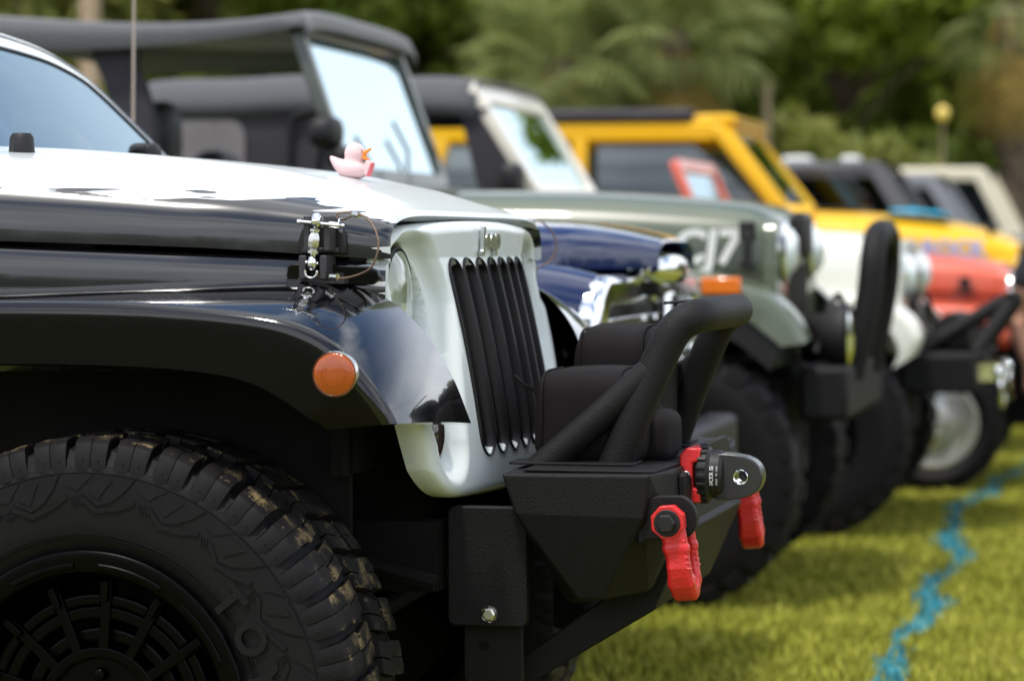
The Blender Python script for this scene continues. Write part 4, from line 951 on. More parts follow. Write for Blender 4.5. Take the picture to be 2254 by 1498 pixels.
# black slot frames with fine ribs
for y0 in SL:
    g = G()
    def loop(hw, dz, off):
        zt_, zb_ = ZS1-hw+dz, ZS0+hw-dz; P2 = [(y0+hw*cos(pi*k/12), zt_+hw*sin(pi*k/12)) for k in range(13)]
        P2 += [(y0-hw, zt_+(zb_-zt_)*k/16) for k in range(1, 16)]+[(y0-hw*cos(pi*k/12), zb_-hw*sin(pi*k/12)) for k in range(13)]+[(y0+hw, zb_+(zt_-zb_)*k/16) for k in range(1, 16)]
        return [(gx(a, b)+off, a, b) for a, b in P2]
    g.grid([loop(.0418, .003, -.012), loop(.0418, .003, .001), loop(.0395, .001, .0045), loop(.033, 0, .003), loop(.029, 0, -.010), loop(.028, 0, -.026)], closev=True)
    # long edges need more points: add back wall strips
    zz = np.linspace(ZS0+.01, ZS1-.01, 24)
    g.grid([[(gx(y0, z)-.022, y0+q, z) for z in zz] for q in (-.03, .03)])
    fr_ = g.build('grille_slot', M['slot'], gril, smooth=60)
    g = G(); z2 = np.linspace(ZS0+.02, ZS1-.02, 20)
    for k in range(7):
        yy_ = y0-.021+.007*k; g.loft([[(gx(y0, z)-.022, yy_-.0012, z), (gx(y0, z)-.008, yy_-.0012, z), (gx(y0, z)-.008, yy_+.0012, z), (gx(y0, z)-.022, yy_+.0012, z)] for z in z2])
    o = g.build('rib', M['slot'], fr_, smooth=0); o['kind'] = 'stuff'
g = G(); g.text('Jeep', .054, .0035, frame((gx(0, 1.2)+.006, -.015, 1.203), (0, 1, 0), (.03, 0, 1)) @ Matrix.Diagonal((1.5, 1, 1, 1)), bold=.0022, res=4); g.build('badge', M['badge'], gril, smooth=0, bevel=.0012)
for sg in (-1, 1):
    y = .445*sg; x0 = gx(y, 1.095)-.100
    g = G(); g.lathe([(.0965, x0+.040), (.0955, x0+.052), (.092, x0+.055), (.089, x0+.050), (.088, x0+.03)], 48, 'x', (0, y, 1.095)); hl = g.build('headlight', M['rubber'], gril)
    g = G(); g.lathe([(0, x0+.005), (.03, x0+.008), (.07, x0+.03), (.088, x0+.055)], 48, 'x', (0, y, 1.095)); g.lathe([(0, x0+.045), (.018, x0+.04), (.02, x0+.01)], 24, 'x', (0, y, 1.095)); g.build('reflector', M['reflector'], hl)
    g = G(); g.lathe([(0, x0+.070), (.04, x0+.068), (.07, x0+.062), (.087, x0+.054), (.087, x0+.050), (.07, x0+.058), (.04, x0+.064), (0, x0+.066)], 48, 'x', (0, y, 1.095)); g.build('lens', M['lens'], hl, smooth=60)
    x1 = gx(sg*.428, .866)-.034
    g = G(); g.blob((x1, .428*sg, .866), (.020, .037, .050)); g.build('indicator', M['dkglass2'] if 'dkglass2' in M else M['slot'], gril)

# fender flares
for sg in (-1, 1):
    rd = [(-.75, .92, 1.07), (-.40, .93, 1.100), (-.146, .93, 1.104), (.084, .93, 1.101), (.264, .93, 1.086), (.353, .93, 1.067), (.415, .93, 1.032), (.460, .928, .982), (.487, .925, .945), (.503, .92, .917)]
    inn = [(-.75, .70, 1.085), (-.40, .68, 1.113), (-.15, .66, 1.121), (.06, .635, 1.132), (.235, .605, 1.139), (.330, .585, 1.130), (.408, .575, 1.096), (.464, .565, 1.040), (.500, .540, .972), (.522, .50, .893)]
    lw = [(-.66, 0.920, .96), (-.38, 0.920, 1.000), (-.15, 0.920, 1.004), (.06, 0.920, 1.002), (.20, 0.920, .992), (.275, 0.920, .975), (.330, 0.917, .945), (.360, 0.915, .925), (.378, 0.910, .915), (.388, 0.905, .905)]
    f3 = lambda L_: [(a, sg*b, c_) for a, b, c_ in L_]
    fen = flare_g(f3(inn), f3(rd), f3(lw), n=70, crown=.008, rr=.022, two=True).build('fender', [BP, M['flare']], J, smooth=50)
    g = G(); g.lathe([(.0362, -.004), (.0362, .008), (.0352, .0095), (.0346, .008)], 40, 'y'); ring = g if sg > 0 else g.mirror()
    mk = ring.build('side_marker', M['steel'], fen, loc=(.410, sg*.926, .993))
    g = G(); g.lathe([(.0345, .004), (.0335, .009), (.030, .0105), (.015, .0125), (0, .013)], 40, 'y'); (g if sg > 0 else g.mirror()).build('marker_lens', M['amber'], mk, smooth=60)
    g = G(); rows = []
    for k in range(25):  # inner wheel-arch liner
        a = R(-8+196*k/24); rows.append([(.52*cos(a), sg*q, .43+.52*sin(a)) for q in (.60, .92)])
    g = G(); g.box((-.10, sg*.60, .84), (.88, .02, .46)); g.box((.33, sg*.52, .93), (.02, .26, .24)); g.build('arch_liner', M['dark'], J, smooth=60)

# windscreen, cab and rest of the shell
def ws_out(ins):
    half = [(0, 1.36), (.40, 1.36), (.63, 1.36), (.675, 1.365), (.685, 1.38), (.682, 1.42), (.672, 1.47), (.658, 1.515), (.630, 1.548), (.54, 1.576), (.43, 1.590), (.25, 1.600), (0, 1.603)]
    pts = cr(half, 40); r_ = []
    full = pts+[(-y, z) for y, z in pts[::-1]][1:-1]; cy, cz = 0, 1.48
    for y, z in full:
        k = 1-ins/math.hypot(y-cy, (z-cz)*1.0); y2, z2 = cy+(y-cy)*(1-ins/.68), cz+(z-cz)*(1-ins/.12)
        r_.append(Vector((-.425-1.0*(z2-1.36)+.012*(1-(y2/.73)**2), y2, z2)))
    return r_
g = G(); frame_ring(g, ws_out(-.030), ws_out(-.020), Vector((-.06, 0, .012))); ws = g.build('windscreen_frame', M['blue_black'], J, bevel=.005)
g = G(); frame_ring(g, [p+Vector((-.003, 0, 0)) for p in ws_out(-.020)], ws_out(.007), Vector((-.04, 0, .008))); g.build('frame_highlight', M['white_paint'], ws, bevel=.003)  # white ring paints the highlight band along the dark windscreen frame
g = G(); frame_ring(g, [p+Vector((.002, 0, 0)) for p in ws_out(.007)], ws_out(.012), Vector((-.01, 0, .003))); g.build('windscreen_seal', M['rubber'], ws)
g = G(); frame_ring(g, [p+Vector((-.05, 0, 0)) for p in ws_out(-.035)], [p+Vector((-.045, 0, 0)) for p in ws_out(-.010)], Vector((-.12, 0, .02))); g.build('roof_edge', M['blue_black'], ws, bevel=.01)
g = G(); v = [p+Vector((-.004, 0, 0)) for p in ws_out(.009)]; nv_ = len(v); c0 = Vector((-.425-.12+.012, 0, 1.48)); rings = [[c0.lerp(p, k) for p in v] for k in (1, .75, .5, .25)]
for rg_ in rings:
    for q in rg_: q.x = -.429-1.0*(q.z-1.36)+.012*(1-(q.y/.73)**2)
g.grid(rings, closev=True); g.add(rings[-1], [tuple(range(nv_))]); g.build('windscreen_pane', M['glassj'], ws, smooth=80)
g = G(); g.box((-.50, 0, 1.335), (.20, 1.40, .05)); g.build('cowl', M['rubber'], J, bevel=.01)
g = G(); g.blob((-.437, .545, 1.385), (.030, .035, .020), .6); g.blob((-.437, .545, 1.392), (.017, .045, .010), .6); g.build('wiper_pivot', M['rubber'], J)
g = G(); g.lathe([(0, 1.398), (.016, 1.397), (.021, 1.390), (.0235, 1.36), (.024, 1.345)], 28, 'z', (-.325, -.40, -.006)); g.build('hood_bump_stop', M['rubber'], hood, smooth=50)
tub(J, M['side2'], -3.3, -.70, .60, 1.22, .74); tub(J, M['canvas'], -3.2, -.80, 1.58, 1.64, .60, 'roof')
g = G()
for y in (-.70, .70):
    for xb, xt, wd in ((-1.75, -1.75, .10), (-3.2, -3.1, .2)): g = G(); post(g, (xb, y, 1.2), (xt, y*.94, 1.60), wd, .05); g.build('roof_post', M['canvas'], J)
for y in (-.36, .36):
    g = G(); g.blob((-1.55, y, 1.30), (.10, .24, .32), .65); g.blob((-1.5, y, 1.62), (.06, .13, .09), .7); g.build('seat', M['seat'], J)
g = G(); g.box((-.72, 0, 1.22), (.30, 1.34, .22)); g.build('dashboard', M['rubber'], J, bevel=.04)

# wheels -------------------------------------------------------------
Rt, W, rr = .4446, .32, .262; h = W/2
def side_y(r): return -h-.006*sin(pi*np.clip((r-rr)/(Rt-.03-rr), 0, 1))
def polar(poly, base, raise_, g, sub=3):
    """raised sidewall plate: poly of (angle deg, r)"""
    P = []
    n = len(poly)
    for i in range(n):
        (a0, r0), (a1, r1) = poly[i], poly[(i+1) % n]
        for k in range(sub): P.append((a0+(a1-a0)*k/sub, r0+(r1-r0)*k/sub))
    top = [(r*cos(R(a)), side_y(r)-raise_, r*sin(R(a))) for a, r in P]; bot = [(r*cos(R(a)), side_y(r)+.004, r*sin(R(a))) for a, r in P]
    m_ = len(P); g.add(top+bot, [tuple(range(m_))]+[(i, m_+i, m_+(i+1) % m_, (i+1) % m_) for i in range(m_)])
def jk_tyre():
    g = G()
    prof = [(rr-.012, -h+.045), (rr-.002, -h+.012), (rr+.012, -h+.003)]+[(r, side_y(r)) for r in np.linspace(rr+.03, Rt-.05, 7)]+[(Rt-.035, -h+.006), (Rt-.020, -h+.022), (Rt-.016, -h+.05), (Rt-.014, 0)]
    prof = prof+[(r, -y) for r, y in prof[::-1][1:]]
    g.lathe(prof, 120)
    NL = 38; P_ = 360/NL; rnd = random.Random(3)
    for i in range(NL):
        a0 = i*P_
        for sg in (-1, 1):
            aa = a0+(0 if sg < 0 else P_*.5); long = i % 2 == 0; top = .098 if long else .075
            # shoulder lug: two sipe-split halves wrapping down the sidewall
            for (f0, f1) in ((.03, .41), (.43, .80)):
                q0, q1 = aa+f0*P_, aa+f1*P_; secs = []
                for k in range(4):
                    q = R(q0+(q1-q0)*k/3); e = .0014 if k in (0, 3) else 0; sk = R(2.2)
                    pr = [(Rt-.052-(.008 if long else 0), sg*(h+.0035-e)), (Rt-.030, sg*(h+.0025-e)), (Rt-.010, sg*(h-.008-e)), (Rt-.002-e, sg*(h-.022)), (Rt-e, sg*(h-top*.6)), (Rt-e, sg*(h-top)), (Rt-.018, sg*(h-top-.001)), (Rt-.045, sg*(h-.02))]
                    secs.append([(r*cos(q+sk*(h-abs(y))/h), y, r*sin(q+sk*(h-abs(y))/h)) for r, y in pr])
                g.loft(secs)
            # small foot plate in the groove
            q0, q1 = R(aa+.84*P_), R(aa+.97*P_); secs = [[(r*cos(q), y, r*sin(q)) for r, y in ((Rt-.046, sg*(h+.001)), (Rt-.022, sg*(h-.012)), (Rt-.014, sg*(h-.05)), (Rt-.03, sg*(h-.05)))] for q in (q0, q1)]; g.loft(secs)
        for row, (ya, yb) in enumerate(((-.078, -.012), (.012, .078))):
            aa = a0+(P_*.35 if row == 0 else P_*.85); wv = 7 if row == 0 else -7
            for (f0, f1) in ((0, .34), (.38, .74)):
                secs = []
                for k in range(3):
                    q = aa+(f0+(f1-f0)*k/2)*P_; secs.append([((Rt-d_)*cos(R(q+wv*y/.08*.35)), y, (Rt-d_)*sin(R(q+wv*y/.08*.35))) for d_, y in ((.016, ya), (.001, ya+.003), (0, (ya+yb)/2+(.008 if k == 1 else 0)), (.001, yb-.003), (.016, yb))])
                g.loft(secs)
        # sidewall chevrons and facets
        if i % 2 == 0:
            b = a0+2
            polar([(b, Rt-.058), (b+9.5, Rt-.058), (b+13.5, Rt-.086), (b+9, Rt-.108), (b+5, Rt-.099), (b+2, Rt-.080)], 0, .0020, g)
            polar([(b+10.3, Rt-.058), (b+18.2, Rt-.058), (b+17.6, Rt-.076), (b+14.4, Rt-.084)], 0, .0012, g)
            polar([(b+5.5, Rt-.066), (b+8.6, Rt-.066), (b+11.5, Rt-.086), (b+8.8, Rt-.098)], 0, .0034, g)
            polar([(b-1, Rt-.090), (b+3, Rt-.104), (b+8.8, Rt-.112), (b+13.2, Rt-.094), (b+14.5, Rt-.098), (b+9.2, Rt-.120), (b+2.5, Rt-.111), (b-1.5, Rt-.097)], 0, .0022, g)
            for k in range(4): polar([(b+14.2+k*.8, Rt-.092-k*.001), (b+14.6+k*.8, Rt-.092-k*.001), (b+13.4+k*.8, Rt-.106-k*.001), (b+13.0+k*.8, Rt-.106-k*.001)], 0, .0020, g, 1)
        for k in range(2):
            a = R(a0+P_*(.2+.4*k)); g.blob((cos(a)*(Rt-.036), -h-.0035, sin(a)*(Rt-.036)), (.0014, .0014, .0014), 1, 6, 4)
    for r in (Rt-.0555, rr+.030, rr+.024):
        g.lathe([(r-.0012, side_y(r)+.002), (r, side_y(r)-.0016), (r+.0012, side_y(r)+.002)], 120)
    for word, a_start, step in (('TOYO', 38.7, 12.8), ('OPEN', 190, 10), ('COUNTRY', 240, 9)):
        for k, ch in enumerate(word):
            a = R(a_start-k*step); r = .302; c_ = (r*cos(a), side_y(r)-.002, r*sin(a))
            g.text(ch, .070, .0035, frame(c_, (sin(a), 0, -cos(a)), (cos(a), 0, sin(a))), res=3, bold=.0022)
    return g
tyre_o = jk_tyre().build('tyre', M['tyre'], smooth=28, weld=False)
def jk_rim():
    g = G()
    g.lathe([(rr-.002, -h+.014), (rr+.004, -h-.002), (rr+.001, -h-.006), (rr-.008, -h-.007), (rr-.030, -h-.004), (rr-.036, -h+.004), (rr-.040, -h+.03), (rr-.050, -h+.06), (rr-.056, .10), (rr-.02, h)], 96)
    for i in range(10):   # narrow raised bars on the outer ring
        a0 = R(36*i+5+18); secs = []
        for k in range(9):
            a = a0+R(26)*k/8; secs.append([(r*cos(a), y, r*sin(a)) for r, y in ((rr-.026, -h-.003), (rr-.025, -h-.010), (rr-.017, -h-.010), (rr-.016, -h-.004))])
        g.loft(secs)
    yb = -h+.055
    g.lathe([(.150, yb+.03), (.150, yb), (.152, yb-.003), (.168, yb-.003), (.170, yb), (.170, yb+.03)], 96)
    for i in range(14):   # spokes and framed windows
        a = 2*pi*(i+.35)/14; c0 = Vector((cos(a), 0, sin(a))); rot = Matrix.Rotation(-a, 3, 'Y')
        g.box(c0*.150+Vector((0, yb+.008, 0)), (.130, .030, .017), rot); g.box(c0*.196+Vector((0, yb+.0, 0)), (.034, .040, .013), rot)
        for r0, r1, yy_ in ((.172, .190, yb-.006), (.112, .134, yb+.01)):
            secs = []
            for k in range(7):
                q = a+2*pi/14*(.14+.72*k/6); secs.append([(r*cos(q), y, r*sin(q)) for r, y in ((r0, yy_+.022), (r0, yy_+.002), (r0+.003, yy_), (r1-.003, yy_), (r1, yy_+.002), (r1, yy_+.022))])
            g.loft(secs)
    g.lathe([(.105, yb+.05), (.105, yb-.004), (.103, yb-.008), (.088, yb-.008), (.086, yb-.004), (.086, yb+.004), (0, yb+.002)], 72)
    for i in range(5):
        a = 2*pi*i/5+.3; g.lathe([(0, yb-.014), (.010, yb-.013), (.012, yb-.004), (.012, yb+.01)], 6, 'y', (.060*cos(a), 0, .060*sin(a)))
    g.lathe([(0, yb-.030), (.030, yb-.029), (.034, yb-.022), (.036, yb)], 36)
    g.lathe([(.21, .09), (.0, .08)], 40)      # brake shield closing the view through the wheel
    return g
rim_o = jk_rim().build('rim', M['rimblack'], smooth=30, weld=False); b = rim_o.modifiers.new('bevel', 'BEVEL'); b.width = .0016; b.segments = 2; b.limit_method = 'ANGLE'
def jk_wheel(x, sg, first=False, rot=0):
    wl = empty('wheel', (x, sg*.77, Rt)); wl.parent = J
    for o in (tyre_o, rim_o):
        q = o if first else o.copy()
        if not first: C.objects.link(q)
        q.parent = wl
    wl.rotation_euler = (0, rot, pi if sg > 0 else 0); return wl
jk_wheel(0, -1, True); jk_wheel(0, 1, rot=.3); jk_wheel(-2.45, -1, rot=1); jk_wheel(-2.45, 1, rot=2)

# underside ----------------------------------------------------------
g = G()
for y in (-.42, .42): g.box((-1.1, y, .66), (3.1, .07, .12)); g.lathe([(.05, 0), (.05, .30)], 16, 'z', (-.02, y*1.1, .45)); g.lathe([(.062+.012*cos(a), .6+.012*sin(a)+.0) for a in [2*pi*k/8 for k in range(9)]], 20, 'z', (-.02, y*1.1, 0))
for x in (0, -2.45): g.tube([(x, -.62, Rt), (x, .62, Rt)], .04, 14); g.blob((x, .18, Rt-.02), (.13, .14, .15))
g.tube([(.20, -.60, .47), (.20, .60, .52)], .02, 10); g.tube([(.28, -.5, .60), (.28, .5, .60)], .018, 10); g.box((-.1, 0, .74), (.7, .8, .26)); g.box((-1.4, 0, .62), (1.6, .7, .2))
g.tube([(.05, -.52, .50), (-.7, -.42, .60)], .022, 10); g.tube([(.46, -.5, .62), (.30, -.5, .66), (.2, -.56, .5)], .015, 8)
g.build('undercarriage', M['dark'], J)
for sg in (-1, 1):
    g = G(); g.prism(rrect(.530, .642, .140, .206, .014), sg*.395, sg*.420); g.box((.53, sg*.38, .66), (.13, .06, .13)); g.prism(rrect(.53, .49, .105, .11, .01), sg*.36, sg*.375); o = g.build('frame_bracket', PW, J, bevel=.003)
    g = G(); g.lathe([(0, -.012), (.009, -.012), (.0115, -.010), (.0115, 0)], 6, 'y'); g.lathe([(.0145, -.003), (.0145, .001), (0, .001)], 24, 'y')
    (g if sg < 0 else g.mirror()).build('bracket_bolt', M['steel'], o, loc=(.535, sg*.421, .561), smooth=20)
    g = G(); g.prism([(.515+.009*cos(2*pi*k/14), .50+.009*sin(2*pi*k/14)) for k in range(14)], sg*.374, sg*.378); g.build('bracket_hole', M['dark'], o)

# bumper -------------------------------------------------------------
def hull(pts):
    bm = bmesh.new(); vs = [bm.verts.new(p) for p in pts]; bmesh.ops.convex_hull(bm, input=vs)
    bmesh.ops.delete(bm, geom=[v for v in bm.verts if not v.link_faces], context='VERTS'); bmesh.ops.dissolve_limit(bm, angle_limit=R(1.5), verts=bm.verts, edges=bm.edges)
    g = G(); bm.verts.index_update(); g.add([v.co.copy() for v in bm.verts], [[v.index for v in f.verts] for f in bm.faces]); bm.free(); return g
pts = []
for sg in (-1, 1):
    pts += [(.567, sg*.47, .806), (.822, sg*.47, .808), (.590, sg*.47, .739), (.812, sg*.47, .736), (.690, sg*.43, .592), (.735, sg*.43, .592), (.56, sg*.36, .806), (.840, sg*.36, .806), (.846, sg*.36, .70), (.80, sg*.36, .60), (.66, sg*.36, .575)]
bmp = hull(pts).build('bumper', PW, J, smooth=0, bevel=.005, seg=3)
for sg in (-1, 1): g = G(); g.prism([(.598, -.44*sg), (.598, -.20*sg), (.835, -.20*sg), (.822, -.44*sg)][::sg], .808, .8125, 'xy'); g.build('top_plate', PW, bmp, bevel=.0015)
g = G(); g.prism([(.845, .72), (.862, .70), (.80, .56), (.57, .42), (.46, .40), (.55, .46), (.74, .60)], -.30, .30); g.build('skid_plate', PW, bmp, bevel=.003)
g = G()   # raised front plate carrying the winch line fitting
g.prism([(-.30, .70), (-.30, .795), (-.275, .800), (-.235, .785), (-.19, .82), (-.16, .835), (.16, .835), (.19, .82), (.235, .785), (.275, .80), (.30, .795), (.30, .70)], .842, .854, 'yz'); g.build('winch_plate', PW, bmp, bevel=.002)
# stinger hoop with braces
g = G(); hpp = [(.725, .29, .80), (.762, .28, .90), (.800, .265, .99), (.828, .255, 1.045), (.855, .235, 1.066), (.870, .17, 1.070)]
g.tube(cr([(a, -b, c_) for a, b, c_ in hpp]+[(.872, 0, 1.070)]+hpp[::-1], 90), .0305, 28); hp = g.build('hoop_bar', PW, bmp, smooth=60)
for sg in (-1, 1): g = G(); g.tube([(.595, sg*.31, .80), (.70, sg*.292, .893), (.802, sg*.268, .985)], .0265, 24); g.build('hoop_brace', PW, bmp, smooth=60)
for sg in (-1, 1): g = G(); g.prism(rrect(.66, sg*.30, .22, .10, .01), .813, .817, 'xy'); g.build('foot_plate', PW, bmp, bevel=.001)
g = G(); g.box((.872, -.02, 1.095), (.002, .002, .002)); g.tube([(.76, .02, 1.086), (.87, -.02, 1.096)], .0032, 6); g.build('zip_tie', M['rubber'], bmp)
# winch under its stretched fabric cover
g = G()
def lump(c_, r_, e=.45):
    def fn(p):
        q = (Vector(p)-Vector(c_)); return Vector(p)+Vector((.004*mn.noise(Vector(p)*14), .004*mn.noise(Vector(p)*14+Vector((5, 0, 0))), .006*mn.noise(Vector(p)*11+Vector((0, 9, 0)))))
    g.blob(c_, r_, e, 40, 24, fn)
lump((.674, -.165, .888), (.100, .125, .088), .42); lump((.665, .155, .930), (.085, .135, .112), .42); lump((.66, 0, .85), (.10, .12, .06), .5); lump((.745, -.10, .85), (.06, .10, .05), .5)
wc = g.build('winch_cover', M['neoprene'], J, smooth=80, weld=False)
for c_, r_ in (((.674, -.165, .888), (.101, .126, .0885)), ((.665, .155, .930), (.086, .136, .113))):
    g = G()
    for xo in (-.78, .60):
        path = []
        for k in range(33):
            ph = 2*pi*k/32; k_ = (1-abs(xo)**(2/.42))**(.42/2) if abs(xo) < 1 else 0
            path.append((c_[0]+xo*r_[0], c_[1]+ss(cos(ph), .42)*r_[1]*k_*1.012, c_[2]+ss(sin(ph), .42)*r_[2]*k_*1.012))
        g.tube(path, .0026, 6, cap=False)
    g.build('cover_seam', M['neoprene'], wc, smooth=60)
g = G(); g.tube([(.575, -.17, .922), (.545, -.20, .942)], .002, 5); g.tube([(.535, -.23, .962), (.55, -.22, .945), (.575, -.19, .932)], .0028, 6); g.box((.56, -.205, .939), (.006, .006, .006)); g.build('cover_tie', M['rubber'], wc)
# red shackle mount holding a black winch line end with an eye
yk = -.19
g = G(); g.prism([(.806, .755), (.818, .742), (.842, .742), (.842, .765), (.829, .768), (.829, .812), (.842, .815), (.842, .838), (.818, .838), (.806, .825)], yk-.042, yk+.042); rm = g.build('winch_line_mount', M['red'], J, bevel=.003, loc=(.026, 0, 0))
g = G(); g.lathe([(.008, -.001), (.006, -.003), (0, -.003)], 16, 'y', (.8175, yk-.042, .79)); g.build('mount_bolt', M['steel'], rm)
kb = empty('winch_line_hook', (.028, 0, 0)); kb.parent = J
g = G(); g.lathe([(0, .832), (.044, .832), (.048, .835), (.049, .839), (.049, .850), (.046, .853), (.043, .855), (.0425, .872), (.038, .878), (0, .879)], 40, 'x', (0, yk, .79))
for k in range(20):
    a = 2*pi*k/20; g.box((.8425, yk+.049*cos(a), .79+.049*sin(a)), (.016, .007, .007), Matrix.Rotation(a, 3, 'X'))
g.build('hook_collar', M['rubber'], kb, bevel=.001)
g = G(); th = .024; zc_ = .787
op_ = [(.864, .040), (.880, .041), (.900, .039), (.918, .036)]
arc_ = [(.915+.0325*cos(R(a)), .0345*sin(R(a))) for a in range(75, -76, -10)]
prof_ = [(x, z) for x, z in op_]+arc_+[(x, -z) for x, z in op_[::-1]]
prof_ = [(a, b+zc_) for a, b in prof_]; n_p = len(prof_)
outl_ = [Vector((a, yk-th, b)) for a, b in prof_]; hc = (.909, zc_)
inn_ = []
for a, b in prof_:
    q = math.atan2(b-hc[1], a-hc[0]); inn_.append(Vector((hc[0]+.0125*cos(q), yk-th, hc[1]+.0125*sin(q))))
frame_ring(g, outl_, inn_, Vector((0, 2*th, 0))); g.build('hook_eye', M['hookblack'], kb, bevel=.004, seg=3)
g = G(); g.lathe([(.0135, -th-.001), (.0125, -th-.002), (.0105, -th), (.0105, th), (.0125, th+.002), (.0135, th+.001)], 28, 'y', (hc[0], yk, hc[1])); g.build('eye_bush', M['chrome'], kb)
for word, xo, sz in (('FACTOR 55', .8605, .0095), ('MADE IN USA', .8695, .0045)):
    n_ = len(word); g = G()
    for k, ch in enumerate(word):
        a = R(-34+k*68/(n_-1))*(.95 if sz > .01 else .6); rad = .0434
        pos = (xo, yk-rad*cos(a), .79+rad*sin(a)); g.text(ch, sz, .0004, frame(pos, (0, sin(a), cos(a)), (-1, 0, 0)), res=2)
    g.build('lettering', M['letter'], kb, smooth=0)

# red bow shackles with black pins
def shackle(sg):
    y0 = sg*.445 if sg < 0 else .425; s_ = empty('red_shackle', (.858 if sg < 0 else .842, y0, .727)); s_.parent = J
    g = G(); secs = []; N_ = 41
    for k in range(N_):
        t = k/(N_-1)
        if t < .36: u = t/.36; c_ = Vector((0, -.032, .020-.085*u)); w_ = .046-.006*u; d_ = .020; tx = Vector((0, 0, -1))
        elif t > .64: u = (t-.64)/.36; c_ = Vector((0, .032, -.065+.085*u)); w_ = .040+.006*u; d_ = .020; tx = Vector((0, 0, 1))
        else: u = (t-.36)/.28; a = pi+pi*u; c_ = Vector((0, .032*cos(a), -.075+.044*sin(a)-(-.010)*abs(cos(a)))); w_ = .040+.004*sin(pi*u); d_ = .022+.006*sin(pi*u); tx = Vector((0, -sin(a), cos(a)))
        c_.x += .010*sin(pi*t)+.002
        n_ = Vector((1, 0, 0)).cross(tx).normalized()
        ch = .006; hw, hd = w_/2, d_/2
        if k in (10, 11, 29, 30): hw *= 1.10; hd *= 1.12
        if k in (17, 23): hw *= 1.10; hd *= 1.15
        secs.append([c_+Vector((a_, 0, 0))+n_*b_ for a_, b_ in ((-hw+ch, -hd), (hw-ch, -hd), (hw, -hd+ch), (hw, hd-ch), (hw-ch, hd), (-hw+ch, hd), (-hw, hd-ch), (-hw, -hd+ch))])
    g.loft(secs)
    for yy_ in (-.032, .032):       # octagonal eyes
        oc = [(.030*cos(R(22.5+45*k)), .030*sin(R(22.5+45*k))+.004) for k in range(8)]; g.prism(oc, yy_-.0115, yy_+.0115)
        for k in range(6): g.box((.0225+.001*k, yy_, -.028-.0095*k), (.010, .019, .0045), Matrix.Rotation(R(12), 3, 'Y'))
    body = g.build('shackle_bow', M['red'], s_, smooth=0, bevel=.0022, seg=3, weld=False)
    g = G(); g.lathe([(.022, -.0435), (.023, -.045), (.022, -.0475), (0, -.0475)], 32, 'y', (0, 0, .003)); g.lathe([(.0165, -.0475), (.0165, -.057), (.0145, -.0595), (0, -.0595)], 6, 'y', (0, 0, .003)); g.tube([(0, -.05, .003), (0, .05, .003)], .011, 16)
    g.lathe([(.018, .0435), (.018, .055), (0, .055)], 6, 'y', (0, 0, .003)); g.build('shackle_pin', M['rubber'], s_, smooth=30, bevel=.0008)
    s_.rotation_euler = (0, R(-5), R(3*sg)); return s_
for sg in (-1, 1):
    shackle(sg)
    g = G(); pts_ = [(.80, .76), (.832, .772)]+[(.860+.040*cos(R(a)), .735+.040*sin(R(a))) for a in range(70, -100, -12)]+[(.82, .70), (.80, .69)]
    ya = -.445 if sg < 0 else .425; g.prism([(a-(0 if sg < 0 else .016), b) for a, b in pts_], ya-.0125, ya+.0125); g.build('shackle_tab', PW, bmp, bevel=.002)

